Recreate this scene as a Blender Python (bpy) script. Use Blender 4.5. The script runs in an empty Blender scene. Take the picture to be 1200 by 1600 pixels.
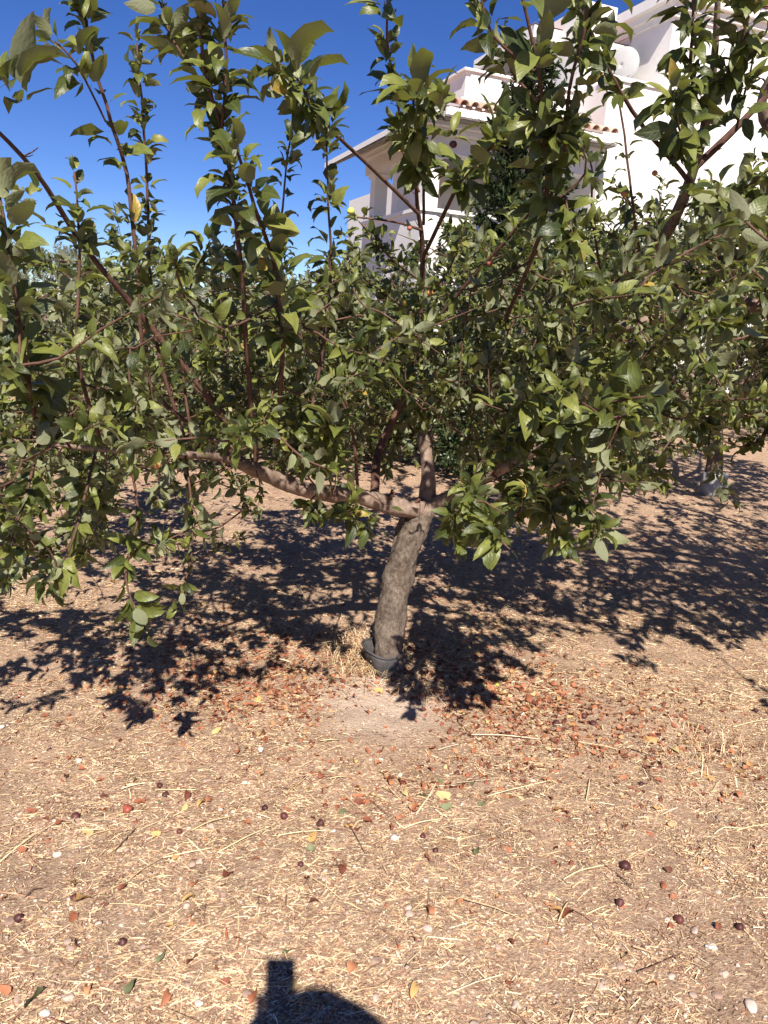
import bpy, math
import numpy as np
from mathutils import Matrix, Vector
rng = np.random.default_rng(7)
S = bpy.context.scene
COL = S.collection

# ------------------------------------------------------------------ camera
F = 1202.0
CAM = np.array([0.0, 0.0, 1.6])
PITCH, ROLL = math.radians(14.0), math.radians(4.0)
FWD = np.array([0, math.cos(PITCH), -math.sin(PITCH)])
UP0 = np.array([0, math.sin(PITCH), math.cos(PITCH)])
RT0 = np.array([1.0, 0, 0])
RT = RT0 * math.cos(ROLL) + UP0 * math.sin(ROLL)
UP = UP0 * math.cos(ROLL) - RT0 * math.sin(ROLL)
cd = bpy.data.cameras.new('camera')
cd.sensor_fit = 'VERTICAL'
cd.sensor_height = 24.0
cd.lens = 24.0 * F / 1600.0
cd.clip_start, cd.clip_end = 0.02, 2000
cam = bpy.data.objects.new('camera', cd)
COL.objects.link(cam)
m = Matrix.Identity(4)
for i in range(3):
    m[i][0], m[i][1], m[i][2], m[i][3] = RT[i], UP[i], -FWD[i], CAM[i]
cam.matrix_world = m
S.camera = cam


def ray(px, py):
    return FWD + RT * ((px - 600) / F) + UP * ((800 - py) / F)


def at(px, py, d):
    return CAM + ray(px, py) * d


def project(P):
    Q = np.asarray(P) - CAM
    d = Q @ FWD
    dd = np.maximum(d, 1e-3)
    return 600 + F * (Q @ RT) / dd, 800 - F * (Q @ UP) / dd, d


# ------------------------------------------------------------------ light
LDIR = ray(452, 1504)
LDIR = LDIR / np.linalg.norm(LDIR)          # the way the sunlight travels
SUND = -LDIR
S_EL = math.asin(SUND[2])
S_AZ = math.atan2(SUND[0], SUND[1])
w = bpy.data.worlds.new('World')
S.world = w
w.use_nodes = True
nt = w.node_tree
bg = nt.nodes['Background']
sky = nt.nodes.new('ShaderNodeTexSky')
sky.sky_type = 'NISHITA'
sky.sun_disc = False
sky.sun_elevation = S_EL
sky.sun_rotation = S_AZ
sky.air_density, sky.dust_density, sky.ozone_density = 0.9, 0.0, 5.0
sky.altitude = 1800
hs = nt.nodes.new('ShaderNodeHueSaturation')
hs.inputs['Saturation'].default_value = 1.2
hs.inputs['Hue'].default_value = 0.517
nt.links.new(sky.outputs[0], hs.inputs['Color'])
nt.links.new(hs.outputs[0], bg.inputs[0])
bg.inputs[1].default_value = 0.064
sd = bpy.data.lights.new('sun', 'SUN')
sd.energy = 4.7
sd.angle = math.radians(0.53)
sd.color = (1.0, 0.925, 0.81)
sun = bpy.data.objects.new('sun', sd)
COL.objects.link(sun)
sun.rotation_euler = Vector(LDIR).to_track_quat('-Z', 'Y').to_euler()
sun.location = (3, -6, 9)
vs = S.view_settings
vs.view_transform, vs.look, vs.gamma, vs.use_curve_mapping = 'Standard', 'None', 1.0, False
vs.exposure = 0.97
S.cycles.max_bounces = 6
S.cycles.transparent_max_bounces = 4


# ------------------------------------------------------------------ helpers
def vhash(ix, iy, seed):
    h = (ix * 374761393 + iy * 668265263 + seed * 974634777) & 0xFFFFFFFF
    h = ((h ^ (h >> 13)) * 1274126177) & 0xFFFFFFFF
    return ((h ^ (h >> 16)) & 0xFFFF) / 65535.0


def vn(x, y, seed=0):
    x, y = np.asarray(x, float), np.asarray(y, float)
    ix, iy = np.floor(x).astype(np.int64), np.floor(y).astype(np.int64)
    fx, fy = x - ix, y - iy
    fx, fy = fx * fx * (3 - 2 * fx), fy * fy * (3 - 2 * fy)
    a, b = vhash(ix, iy, seed), vhash(ix + 1, iy, seed)
    c, d = vhash(ix, iy + 1, seed), vhash(ix + 1, iy + 1, seed)
    return (a + (b - a) * fx) * (1 - fy) + (c + (d - c) * fx) * fy


def fbm(x, y, seed=0, o=4):
    s, a, t = 0, 0.5, 0
    for k in range(o):
        s = s + a * vn(x * 2 ** k, y * 2 ** k, seed + k)
        t += a
        a *= 0.5
    return s / t


BASE = np.array([0.05, 3.42])


def gz(x, y):
    x, y = np.asarray(x, float), np.asarray(y, float)
    z = 0.02 * np.clip(y - 4, 0, 14)
    r2 = (x - BASE[0]) ** 2 + ((y - BASE[1] + 0.12) * 1.1) ** 2
    z = z + 0.085 * np.exp(-r2 / 0.30 ** 2)
    near = np.exp(-((x / 9) ** 2 + ((y - 4) / 9) ** 2))
    z = z + near * (0.09 * (fbm(x * 0.9, y * 0.9, 3, 3) - 0.5) + 0.045 * (fbm(x * 5, y * 5, 9, 3) - 0.5))
    return z


def ground_at(px, py):
    r = ray(px, py)
    t = -CAM[2] / r[2]
    for _ in range(6):
        p = CAM + r * t
        t = (float(gz(p[0], p[1])) - CAM[2]) / r[2]
    p = CAM + r * t
    return np.array([p[0], p[1], float(gz(p[0], p[1]))])


def mesh_np(name, V, faces_list, smooth=True, uv=None):
    """faces_list: list of int arrays (N,k)"""
    me = bpy.data.meshes.new(name)
    V = np.asarray(V, np.float32)
    me.vertices.add(len(V))
    me.vertices.foreach_set('co', V.ravel())
    lv, starts, off = [], [], 0
    for f in faces_list:
        f = np.asarray(f, np.int32)
        if len(f) == 0:
            continue
        lv.append(f.ravel())
        starts.append(off + np.arange(len(f), dtype=np.int32) * f.shape[1])
        off += f.size
    lv = np.concatenate(lv)
    starts = np.concatenate(starts)
    me.loops.add(len(lv))
    me.loops.foreach_set('vertex_index', lv)
    me.polygons.add(len(starts))
    me.polygons.foreach_set('loop_start', starts)
    if smooth:
        me.polygons.foreach_set('use_smooth', np.ones(len(starts), bool))
    if uv is not None:
        ul = me.uv_layers.new(name='UVMap')
        ul.data.foreach_set('uv', np.asarray(uv, np.float32)[lv].ravel())
    me.update(calc_edges=True)
    return me


def link(name, me, mat, parent=None, loc=None, kind=None):
    o = bpy.data.objects.new(name, me)
    COL.objects.link(o)
    if mat is not None and me is not None and not me.materials:
        me.materials.append(mat)
    if parent is not None:
        o.parent = parent
    if loc is not None:
        o.location = loc
    if kind:
        o['kind'] = kind
    return o


def tag(o, label, cat, group=None):
    o['label'], o['category'] = label, cat
    if group:
        o['group'] = group
    return o


def root(name, loc, label, cat, group=None, rz=0.0):
    o = bpy.data.objects.new(name, None)
    COL.objects.link(o)
    o.empty_display_size = 0.2
    o.location = loc
    o.rotation_euler = (0, 0, rz)
    return tag(o, label, cat, group)


class MB:
    """small polygon collector"""

    def __init__(s):
        s.v, s.f = [], []

    def add(s, vs_, fs):
        o = len(s.v)
        s.v += [tuple(map(float, p)) for p in vs_]
        s.f += [tuple(i + o for i in f) for f in fs]
        return s

    def box(s, a, b):
        (x0, y0, z0), (x1, y1, z1) = a, b
        return s.add([(x0, y0, z0), (x1, y0, z0), (x1, y1, z0), (x0, y1, z0), (x0, y0, z1), (x1, y0, z1), (x1, y1, z1), (x0, y1, z1)],
                     [(0, 3, 2, 1), (4, 5, 6, 7), (0, 1, 5, 4), (1, 2, 6, 5), (2, 3, 7, 6), (3, 0, 4, 7)])

    def mesh(s, name, smooth=False, bevel=0):
        me = bpy.data.meshes.new(name)
        me.from_pydata(s.v, [], s.f)
        if bevel:
            import bmesh
            bm = bmesh.new()
            bm.from_mesh(me)
            bmesh.ops.bevel(bm, geom=bm.edges[:], offset=bevel, segments=2, affect='EDGES')
            bm.to_mesh(me)
            bm.free()
        if smooth:
            for p in me.polygons:
                p.use_smooth = True
        me.update()
        return me


def mat(name):
    m_ = bpy.data.materials.new(name)
    m_.use_nodes = True
    n = m_.node_tree
    return m_, n, n.nodes['Principled BSDF'], n.nodes.new, n.links.new


def ramp(n, stops, interp='LINEAR'):
    r = n.nodes.new('ShaderNodeValToRGB')
    r.color_ramp.interpolation = interp
    e = r.color_ramp.elements
    while len(e) < len(stops):
        e.new(0.5)
    for el, (p, c) in zip(e, stops):
        el.position = p
        el.color = (*c, 1)
    return r


def noise(n, scale, detail=6, rough=0.6, vec=None):
    t = n.nodes.new('ShaderNodeTexNoise')
    t.inputs['Scale'].default_value = scale
    t.inputs['Detail'].default_value = detail
    t.inputs['Roughness'].default_value = rough
    if vec is not None:
        n.links.new(vec, t.inputs['Vector'])
    return t


def bump(n, h, strength, dist, bsdf, prev=None):
    b = n.nodes.new('ShaderNodeBump')
    b.inputs['Strength'].default_value = strength
    b.inputs['Distance'].default_value = dist
    n.links.new(h, b.inputs['Height'])
    if prev is not None:
        n.links.new(prev.outputs[0], b.inputs['Normal'])
    n.links.new(b.outputs[0], bsdf.inputs['Normal'])
    return b


def island_random(n):
    g = n.nodes.new('ShaderNodeNewGeometry')
    oi = n.nodes.new('ShaderNodeObjectInfo')
    a = n.nodes.new('ShaderNodeMath')
    a.operation = 'ADD'
    n.links.new(g.outputs['Random Per Island'], a.inputs[0])
    n.links.new(oi.outputs['Random'], a.inputs[1])
    f = n.nodes.new('ShaderNodeMath')
    f.operation = 'FRACT'
    n.links.new(a.outputs[0], f.inputs[0])
    return f.outputs[0], g


# ------------------------------------------------------------------ materials
def leaf_mat(name, tops, under, trans, rough=0.42, spec=0.5, tw=0.22, veins=True):
    m_, n, b, N, L = mat(name)
    rnd, g = island_random(n)
    r = ramp(n, tops)
    L(rnd, r.inputs[0])
    tc = N('ShaderNodeTexCoord')
    uvm = N('ShaderNodeUVMap')
    vma = N('ShaderNodeVectorMath'); vma.operation = 'MULTIPLY_ADD'
    cmb = N('ShaderNodeCombineXYZ')
    sc9 = N('ShaderNodeMath'); sc9.operation = 'MULTIPLY'; sc9.inputs[1].default_value = 37.0
    L(rnd, sc9.inputs[0]); L(sc9.outputs[0], cmb.inputs[2])
    L(uvm.outputs[0], vma.inputs[0]); vma.inputs[1].default_value = (1, 0.45, 1); L(cmb.outputs[0], vma.inputs[2])
    ns = noise(n, 3.2, 3, 0.6, vma.outputs[0])
    hv = N('ShaderNodeHueSaturation')
    mr = N('ShaderNodeMapRange')
    mr.inputs[1].default_value, mr.inputs[2].default_value = 0.3, 0.7
    mr.inputs[3].default_value, mr.inputs[4].default_value = 0.75, 1.25
    L(ns.outputs[0], mr.inputs[0])
    L(mr.outputs[0], hv.inputs['Value'])
    L(r.outputs[0], hv.inputs['Color'])
    col = hv.outputs[0]
    if veins:
        uvn = N('ShaderNodeUVMap')
        sp = N('ShaderNodeSeparateXYZ')
        L(uvn.outputs[0], sp.inputs[0])
        av = N('ShaderNodeMath'); av.operation = 'ABSOLUTE'
        L(sp.outputs[1], av.inputs[0])
        s1 = N('ShaderNodeMath'); s1.operation = 'MULTIPLY_ADD'
        L(av.outputs[0], s1.inputs[0]); s1.inputs[1].default_value = -0.22
        L(sp.outputs[0], s1.inputs[2])
        s2 = N('ShaderNodeMath'); s2.operation = 'MULTIPLY'
        L(s1.outputs[0], s2.inputs[0]); s2.inputs[1].default_value = 46.0
        s3 = N('ShaderNodeMath'); s3.operation = 'SINE'
        L(s2.outputs[0], s3.inputs[0])
        rib = N('ShaderNodeMapRange')
        L(av.outputs[0], rib.inputs[0])
        rib.inputs[1].default_value, rib.inputs[2].default_value = 0.03, 0.11
        rib.inputs[3].default_value, rib.inputs[4].default_value = 1.0, 0.0
        vm = N('ShaderNodeMapRange')
        L(s3.outputs[0], vm.inputs[0])
        vm.inputs[1].default_value, vm.inputs[2].default_value = 0.8, 1.0
        mx = N('ShaderNodeMath'); mx.operation = 'MULTIPLY_ADD'
        L(vm.outputs[0], mx.inputs[0]); mx.inputs[1].default_value = 0.25
        L(rib.outputs[0], mx.inputs[2])
        mc = N('ShaderNodeMixRGB')
        L(mx.outputs[0], mc.inputs[0])
        L(col, mc.inputs[1])
        mc.inputs[2].default_value = (0.16, 0.19, 0.07, 1)
        mc2 = N('ShaderNodeMixRGB'); mc2.inputs[0].default_value = 0.3
        L(col, mc2.inputs[1]); L(mc.outputs[0], mc2.inputs[2])
        col = mc2.outputs[0]
        pb_ = bump(n, ns.outputs[0], 0.3, 0.008, b)
        bump(n, s3.outputs[0], 0.12, 0.001, b, pb_)
    mix = N('ShaderNodeMixRGB')
    L(g.outputs['Backfacing'], mix.inputs[0])
    L(col, mix.inputs[1])
    un = N('ShaderNodeMixRGB'); un.inputs[0].default_value = 0.35
    un.inputs[1].default_value = (*under, 1)
    L(col, un.inputs[2])
    L(un.outputs[0], mix.inputs[2])
    L(mix.outputs[0], b.inputs['Base Color'])
    rm = N('ShaderNodeMixRGB')
    L(g.outputs['Backfacing'], rm.inputs[0])
    rm.inputs[1].default_value = (rough,) * 3 + (1,)
    rm.inputs[2].default_value = (0.75,) * 3 + (1,)
    L(rm.outputs[0], b.inputs['Roughness'])
    b.inputs['Specular IOR Level'].default_value = spec
    t = N('ShaderNodeBsdfTranslucent')
    t.inputs[0].default_value = (*trans, 1)
    ms = N('ShaderNodeMixShader'); ms.inputs[0].default_value = tw
    L(b.outputs[0], ms.inputs[1]); L(t.outputs[0], ms.inputs[2])
    L(ms.outputs[0], n.nodes['Material Output'].inputs[0])
    return m_


M = {}
M['leaf'] = leaf_mat('apple_leaf', [(0, (0.018, 0.028, 0.008)), (0.28, (0.046, 0.060, 0.015)), (0.5, (0.085, 0.102, 0.022)), (0.8, (0.135, 0.152, 0.032)), (0.97, (0.18, 0.19, 0.045)), (0.992, (0.18, 0.18, 0.045)), (0.998, (0.34, 0.23, 0.05))],
                     (0.24, 0.25, 0.155), (0.34, 0.40, 0.05), 0.43, 0.42, 0.15)
M['leaf_far'] = leaf_mat('apple_leaf_far', [(0, (0.012, 0.020, 0.006)), (0.5, (0.045, 0.056, 0.014)), (0.95, (0.15, 0.16, 0.04)), (0.992, (0.15, 0.14, 0.04)), (1, (0.35, 0.22, 0.05))],
                         (0.19, 0.21, 0.13), (0.18, 0.21, 0.04), 0.38, 0.5, 0.10, veins=False)
M['leaf_far_cool'] = leaf_mat('apple_leaf_far_cool', [(0, (0.016, 0.028, 0.012)), (0.5, (0.044, 0.062, 0.025)), (0.95, (0.10, 0.12, 0.05)), (1, (0.16, 0.17, 0.08))],
                              (0.19, 0.22, 0.15), (0.2, 0.26, 0.06), 0.38, 0.5, 0.10, veins=False)
M['leaf_bush'] = leaf_mat('bush_leaf', [(0, (0.02, 0.04, 0.012)), (0.6, (0.035, 0.06, 0.018)), (1, (0.07, 0.10, 0.035))], (0.10, 0.13, 0.07), (0.12, 0.2, 0.03), 0.35, 0.5, 0.12, veins=False)
M['leaf_conifer'] = leaf_mat('conifer_spray', [(0, (0.016, 0.028, 0.012)), (0.6, (0.028, 0.044, 0.016)), (1, (0.06, 0.078, 0.022))], (0.03, 0.045, 0.02), (0.08, 0.12, 0.02), 0.7, 0.2, 0.08, veins=False)
M['leaf_olive'] = leaf_mat('olive_leaf', [(0, (0.10, 0.12, 0.06)), (0.6, (0.15, 0.17, 0.095)), (1, (0.22, 0.23, 0.14))], (0.30, 0.32, 0.24), (0.2, 0.24, 0.1), 0.6, 0.3, 0.12, veins=False)


def bark_mat(name, cols, scale, strength):
    m_, n, b, N, L = mat(name)
    tc = N('ShaderNodeTexCoord')
    mp = N('ShaderNodeMapping')
    mp.inputs['Scale'].default_value = (1, 1, 0.7)
    L(tc.outputs['Object'], mp.inputs[0])
    a = noise(n, scale, 10, 0.7, mp.outputs[0])
    c2 = noise(n, scale * 0.25, 4, 0.6, mp.outputs[0])
    ad = N('ShaderNodeMixRGB'); ad.inputs[0].default_value = 0.45
    L(a.outputs[0], ad.inputs[1]); L(c2.outputs[0], ad.inputs[2])
    r = ramp(n, cols)
    L(ad.outputs[0], r.inputs[0])
    vo = N('ShaderNodeTexVoronoi')
    vo.inputs['Scale'].default_value = scale * 1.3
    vo.feature = 'DISTANCE_TO_EDGE'
    nw = noise(n, scale * 0.8, 3, 0.6, mp.outputs[0])
    mv = N('ShaderNodeVectorMath'); mv.operation = 'MULTIPLY_ADD'
    L(nw.outputs['Color'], mv.inputs[0]); mv.inputs[1].default_value = (0.05,) * 3
    L(mp.outputs[0], mv.inputs[2])
    L(mv.outputs[0], vo.inputs['Vector'])
    cr = N('ShaderNodeMapRange')
    L(vo.outputs['Distance'], cr.inputs[0])
    cr.inputs[1].default_value, cr.inputs[2].default_value = 0.0, 0.10
    cr.inputs[3].default_value, cr.inputs[4].default_value = 0.45, 1.0
    mu = N('ShaderNodeMixRGB'); mu.blend_type = 'MULTIPLY'; mu.inputs[0].default_value = strength
    L(r.outputs[0], mu.inputs[1]); L(cr.outputs[0], mu.inputs[2])
    L(mu.outputs[0], b.inputs['Base Color'])
    b.inputs['Roughness'].default_value = 0.85
    b.inputs['Specular IOR Level'].default_value = 0.25
    p = bump(n, a.outputs[0], 0.8, 0.008, b)
    bump(n, cr.outputs[0], 0.5 * strength, 0.006, b, p)
    return m_


M['trunk'] = bark_mat('apple_bark', [(0.32, (0.035, 0.025, 0.019)), (0.48, (0.12, 0.09, 0.07)), (0.68, (0.24, 0.195, 0.16))], 62, 0.6)
M['limb'] = bark_mat('limb_bark', [(0.32, (0.085, 0.058, 0.045)), (0.5, (0.225, 0.16, 0.125)), (0.7, (0.37, 0.285, 0.235))], 30, 0.3)
M['twig'] = bark_mat('twig_bark', [(0.3, (0.055, 0.028, 0.022)), (0.55, (0.13, 0.068, 0.05)), (0.75, (0.22, 0.14, 0.11))], 40, 0.15)
M['grey_bark'] = bark_mat('grey_bark', [(0.3, (0.06, 0.05, 0.04)), (0.6, (0.17, 0.15, 0.125))], 20, 0.5)


def soil_mat():
    m_, n, b, N, L = mat('dry_soil')
    tc = N('ShaderNodeTexCoord')
    P = tc.outputs['Object']
    big = noise(n, 0.9, 5, 0.6, P)
    mid = noise(n, 7, 8, 0.7, P)
    fine = noise(n, 70, 8, 0.75, P)
    r1 = ramp(n, [(0.3, (0.32, 0.205, 0.14)), (0.5, (0.45, 0.315, 0.225)), (0.7, (0.55, 0.415, 0.315))])
    a = N('ShaderNodeMixRGB'); a.inputs[0].default_value = 0.5
    L(big.outputs[0], a.inputs[1]); L(mid.outputs[0], a.inputs[2])
    L(a.outputs[0], r1.inputs[0])
    # crumbs of straw and grit where the real pieces get too small to tell apart
    vo = N('ShaderNodeTexVoronoi'); vo.inputs['Scale'].default_value = 150
    mp = N('ShaderNodeMapping'); mp.inputs['Scale'].default_value = (0.75, 1, 1); mp.inputs['Rotation'].default_value = (0, 0, 0.25)
    nw = noise(n, 12, 2, 0.5, P)
    mv = N('ShaderNodeVectorMath'); mv.operation = 'MULTIPLY_ADD'
    L(nw.outputs['Color'], mv.inputs[0]); mv.inputs[1].default_value = (0.05,) * 3
    L(P, mv.inputs[2]); L(mv.outputs[0], mp.inputs[0]); L(mp.outputs[0], vo.inputs['Vector'])
    r2 = ramp(n, [(0, (0.22, 0.115, 0.07)), (0.3, (0.38, 0.23, 0.15)), (0.55, (0.52, 0.35, 0.25)), (0.8, (0.66, 0.49, 0.34)), (1, (0.72, 0.62, 0.48))])
    L(vo.outputs['Color'], r2.inputs[0])
    mk = N('ShaderNodeMapRange')
    L(mid.outputs[0], mk.inputs[0])
    mk.inputs[1].default_value, mk.inputs[2].default_value = 0.35, 0.62
    mk.inputs[3].default_value, mk.inputs[4].default_value = 0.15, 0.75
    c = N('ShaderNodeMixRGB')
    L(mk.outputs[0], c.inputs[0]); L(r1.outputs[0], c.inputs[1]); L(r2.outputs[0], c.inputs[2])
    # dug earth of the mound: paler, dustier
    ds = N('ShaderNodeVectorMath'); ds.operation = 'DISTANCE'
    L(P, ds.inputs[0]); ds.inputs[1].default_value = (BASE[0] - 0.03, BASE[1] - 0.42, 0.05)
    dn = N('ShaderNodeMath'); dn.operation = 'MULTIPLY_ADD'
    L(mid.outputs[0], dn.inputs[0]); dn.inputs[1].default_value = 0.35; L(ds.outputs['Value'], dn.inputs[2])
    dr_ = N('ShaderNodeMapRange')
    L(dn.outputs[0], dr_.inputs[0])
    dr_.inputs[1].default_value, dr_.inputs[2].default_value = 0.32, 0.55
    dr_.inputs[3].default_value, dr_.inputs[4].default_value = 0.9, 0.0
    cm = N('ShaderNodeMixRGB')
    L(dr_.outputs[0], cm.inputs[0]); L(c.outputs[0], cm.inputs[1]); cm.inputs[2].default_value = (0.58, 0.45, 0.36, 1)
    c = cm
    fr = ramp(n, [(0.3, (0.62, 0.6, 0.58)), (0.6, (1.0, 1.0, 1.0)), (0.75, (1.18, 1.16, 1.14))])
    L(fine.outputs[0], fr.inputs[0])
    mu = N('ShaderNodeMixRGB'); mu.blend_type = 'MULTIPLY'; mu.inputs[0].default_value = 0.8
    L(c.outputs[0], mu.inputs[1]); L(fr.outputs[0], mu.inputs[2])
    L(mu.outputs[0], b.inputs['Base Color'])
    b.inputs['Roughness'].default_value = 0.95
    b.inputs['Specular IOR Level'].default_value = 0.15
    p = bump(n, fine.outputs[0], 0.9, 0.012, b)
    p = bump(n, mid.outputs[0], 0.6, 0.03, b, p)
    bump(n, vo.outputs['Distance'], 0.5, 0.006, b, p)
    return m_


M['soil'] = soil_mat()


def rand_mat(name, stops, rough=0.8, spec=0.25, interp='LINEAR', nscale=25, nb=0.3, trans=None):
    m_, n, b, N, L = mat(name)
    rnd, g = island_random(n)
    r = ramp(n, stops, interp)
    L(rnd, r.inputs[0])
    tc = N('ShaderNodeTexCoord')
    ns = noise(n, nscale, 5, 0.65, tc.outputs['Object'])
    mr = N('ShaderNodeMapRange')
    mr.inputs[1].default_value, mr.inputs[2].default_value = 0.25, 0.75
    mr.inputs[3].default_value, mr.inputs[4].default_value = 0.6, 1.3
    L(ns.outputs[0], mr.inputs[0])
    hv = N('ShaderNodeHueSaturation')
    L(mr.outputs[0], hv.inputs['Value']); L(r.outputs[0], hv.inputs['Color'])
    L(hv.outputs[0], b.inputs['Base Color'])
    b.inputs['Roughness'].default_value = rough
    b.inputs['Specular IOR Level'].default_value = spec
    bump(n, ns.outputs[0], nb, 0.004, b)
    if trans:
        t = N('ShaderNodeBsdfTranslucent')
        L(hv.outputs[0], t.inputs[0])
        ms = N('ShaderNodeMixShader'); ms.inputs[0].default_value = trans
        L(b.outputs[0], ms.inputs[1]); L(t.outputs[0], ms.inputs[2])
        L(ms.outputs[0], n.nodes['Material Output'].inputs[0])
    return m_


M['straw'] = rand_mat('straw', [(0, (0.16, 0.08, 0.05)), (0.2, (0.38, 0.20, 0.13)), (0.45, (0.56, 0.38, 0.22)), (0.78, (0.72, 0.55, 0.32)), (1, (0.80, 0.68, 0.48))], 0.6, 0.35)
M['stalk'] = rand_mat('pale_stalk', [(0, (0.62, 0.46, 0.25)), (0.6, (0.74, 0.6, 0.36)), (1, (0.8, 0.68, 0.48))], 0.55, 0.35)
M['dry_rust'] = rand_mat('rust_leaf', [(0, (0.16, 0.05, 0.03)), (0.4, (0.32, 0.11, 0.06)), (1, (0.46, 0.20, 0.10))], 0.6, 0.3, trans=0.12)
M['dry_tan'] = rand_mat('tan_leaf', [(0, (0.45, 0.25, 0.10)), (0.5, (0.58, 0.36, 0.14)), (1, (0.66, 0.5, 0.22))], 0.6, 0.3, trans=0.12)
M['dry_yellow'] = rand_mat('yellow_leaf', [(0, (0.46, 0.31, 0.13)), (1, (0.58, 0.43, 0.21))], 0.6, 0.3, trans=0.12)
M['dry_green'] = rand_mat('faded_leaf', [(0, (0.10, 0.11, 0.05)), (1, (0.20, 0.21, 0.11))], 0.6, 0.3)
M['litter'] = rand_mat('litter', [(0, (0.12, 0.045, 0.028)), (0.4, (0.30, 0.10, 0.055)), (0.72, (0.42, 0.17, 0.085)), (0.93, (0.46, 0.28, 0.14)), (1, (0.58, 0.45, 0.24))], 0.65, 0.3, trans=0.1)
M['pebble'] = rand_mat('pebble', [(0, (0.30, 0.20, 0.155)), (0.4, (0.42, 0.31, 0.25)), (0.85, (0.52, 0.41, 0.35)), (1, (0.66, 0.58, 0.52))], 0.85, 0.2, nb=0.5)
M['white_stone'] = rand_mat('white_stone', [(0, (0.60, 0.55, 0.50)), (1, (0.72, 0.69, 0.66))], 0.8, 0.2, nb=0.4)
M['dark_fruit'] = rand_mat('withered_fruit', [(0, (0.05, 0.018, 0.018)), (0.6, (0.10, 0.03, 0.028)), (1, (0.17, 0.055, 0.045))], 0.5, 0.4, nb=0.6)
M['red_fruit'] = rand_mat('red_fruit', [(0, (0.30, 0.06, 0.045)), (1, (0.38, 0.12, 0.07))], 0.45, 0.45)
M['orange_fruit'] = rand_mat('orange_fruit', [(0, (0.52, 0.20, 0.07)), (1, (0.62, 0.30, 0.10))], 0.5, 0.4)
M['green_fruit'] = rand_mat('green_fruit', [(0, (0.50, 0.52, 0.10)), (1, (0.56, 0.56, 0.14))], 0.4, 0.45)
M['dark_wood'] = rand_mat('dark_twig', [(0, (0.06, 0.035, 0.025)), (1, (0.15, 0.09, 0.065))], 0.8, 0.2)


def plain_mat(name, c, rough=0.7, spec=0.3, var=0.12, nscale=3.0, bst=0.15):
    m_, n, b, N, L = mat(name)
    tc = N('ShaderNodeTexCoord')
    ns = noise(n, nscale, 8, 0.65, tc.outputs['Object'])
    r = ramp(n, [(0.3, tuple(x * (1 - var) for x in c)), (0.7, tuple(min(x * (1 + var * 0.6), 0.9) for x in c))])
    L(ns.outputs[0], r.inputs[0])
    L(r.outputs[0], b.inputs['Base Color'])
    b.inputs['Roughness'].default_value = rough
    b.inputs['Specular IOR Level'].default_value = spec
    fn = noise(n, 90, 4, 0.6, tc.outputs['Object'])
    bump(n, fn.outputs[0], bst, 0.01, b)
    return m_


M['plaster'] = plain_mat('white_plaster', (0.76, 0.735, 0.715), 0.85, 0.2, 0.09, 0.9)
M['trim'] = plain_mat('white_trim', (0.79, 0.77, 0.75), 0.7, 0.3, 0.03)
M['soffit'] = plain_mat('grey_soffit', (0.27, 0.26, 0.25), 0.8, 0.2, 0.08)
M['tile'] = rand_mat('terracotta', [(0, (0.36, 0.19, 0.14)), (0.5, (0.48, 0.29, 0.22)), (1, (0.58, 0.40, 0.32))], 0.8, 0.2)
M['dish'] = plain_mat('dish_grey', (0.40, 0.40, 0.41), 0.5, 0.4, 0.1)
M['plastic'] = plain_mat('grey_plastic', (0.065, 0.06, 0.062), 0.7, 0.3, 0.6, 18)
M['wrap'] = plain_mat('pale_wrap', (0.34, 0.34, 0.34), 0.35, 0.5, 0.25, 10)
M['glass'] = plain_mat('window_glass', (0.03, 0.035, 0.04), 0.08, 0.6, 0.05)
M['cloth'] = plain_mat('shirt_cloth', (0.25, 0.27, 0.32), 0.9, 0.1)
M['trouser'] = plain_mat('trouser_cloth', (0.06, 0.07, 0.10), 0.9, 0.1)
M['skin'] = plain_mat('skin', (0.42, 0.26, 0.19), 0.55, 0.3, 0.08, 20, 0.05)
M['hat'] = plain_mat('straw_hat', (0.50, 0.38, 0.22), 0.85, 0.2, 0.2, 60)
M['phone'] = plain_mat('phone_body', (0.03, 0.03, 0.035), 0.3, 0.5, 0.05)


# ------------------------------------------------------------------ ground
def axis(lo, dlo, dhi, hi, step, g):
    a = list(np.arange(dlo, dhi + 1e-6, step))
    s, v = step, a[-1]
    while v < hi:
        s *= g
        v += s
        a.append(v)
    s, v, b = step, a[0], []
    while v > lo:
        s *= g
        v -= s
        b.append(v)
    return np.array(b[::-1] + a)


gx = axis(-500, -3.2, 3.2, 500, 0.03, 1.10)
gy = axis(-300, 0.6, 6.5, 600, 0.03, 1.10)
GX, GY = np.meshgrid(gx, gy)
GZ = gz(GX, GY)
clod = fbm(GX * 16, GY * 16, 31, 3)
msk = np.exp(-((GX / 4) ** 2 + ((GY - 3) / 4) ** 2))
GZ = GZ + msk * 0.016 * (clod - 0.5)
nx, ny = len(gx), len(gy)
idx = np.arange(nx * ny).reshape(ny, nx)
Q = np.stack([idx[:-1, :-1], idx[:-1, 1:], idx[1:, 1:], idx[1:, :-1]], -1).reshape(-1, 4)
o = link('ground', mesh_np('ground', np.stack([GX, GY, GZ], -1).reshape(-1, 3), [Q]), M['soil'], kind='structure')
o['label'] = 'dry tan earth strewn with chopped straw and leaf litter'


# ------------------------------------------------------------------ house
D2 = math.radians
HL = at(658, 420, 13.0)
hz = float(gz(HL[0], HL[1]))
H = root('house', (HL[0], HL[1], hz), 'white rendered two storey house with tiled eaves and terrace behind the trees', 'house', rz=D2(22))


def hpart(name, mb, mm, bevel=0, smooth=False, parent=None):
    return link(name, mb.mesh(name, smooth, bevel), M[mm], parent or H)


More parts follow.
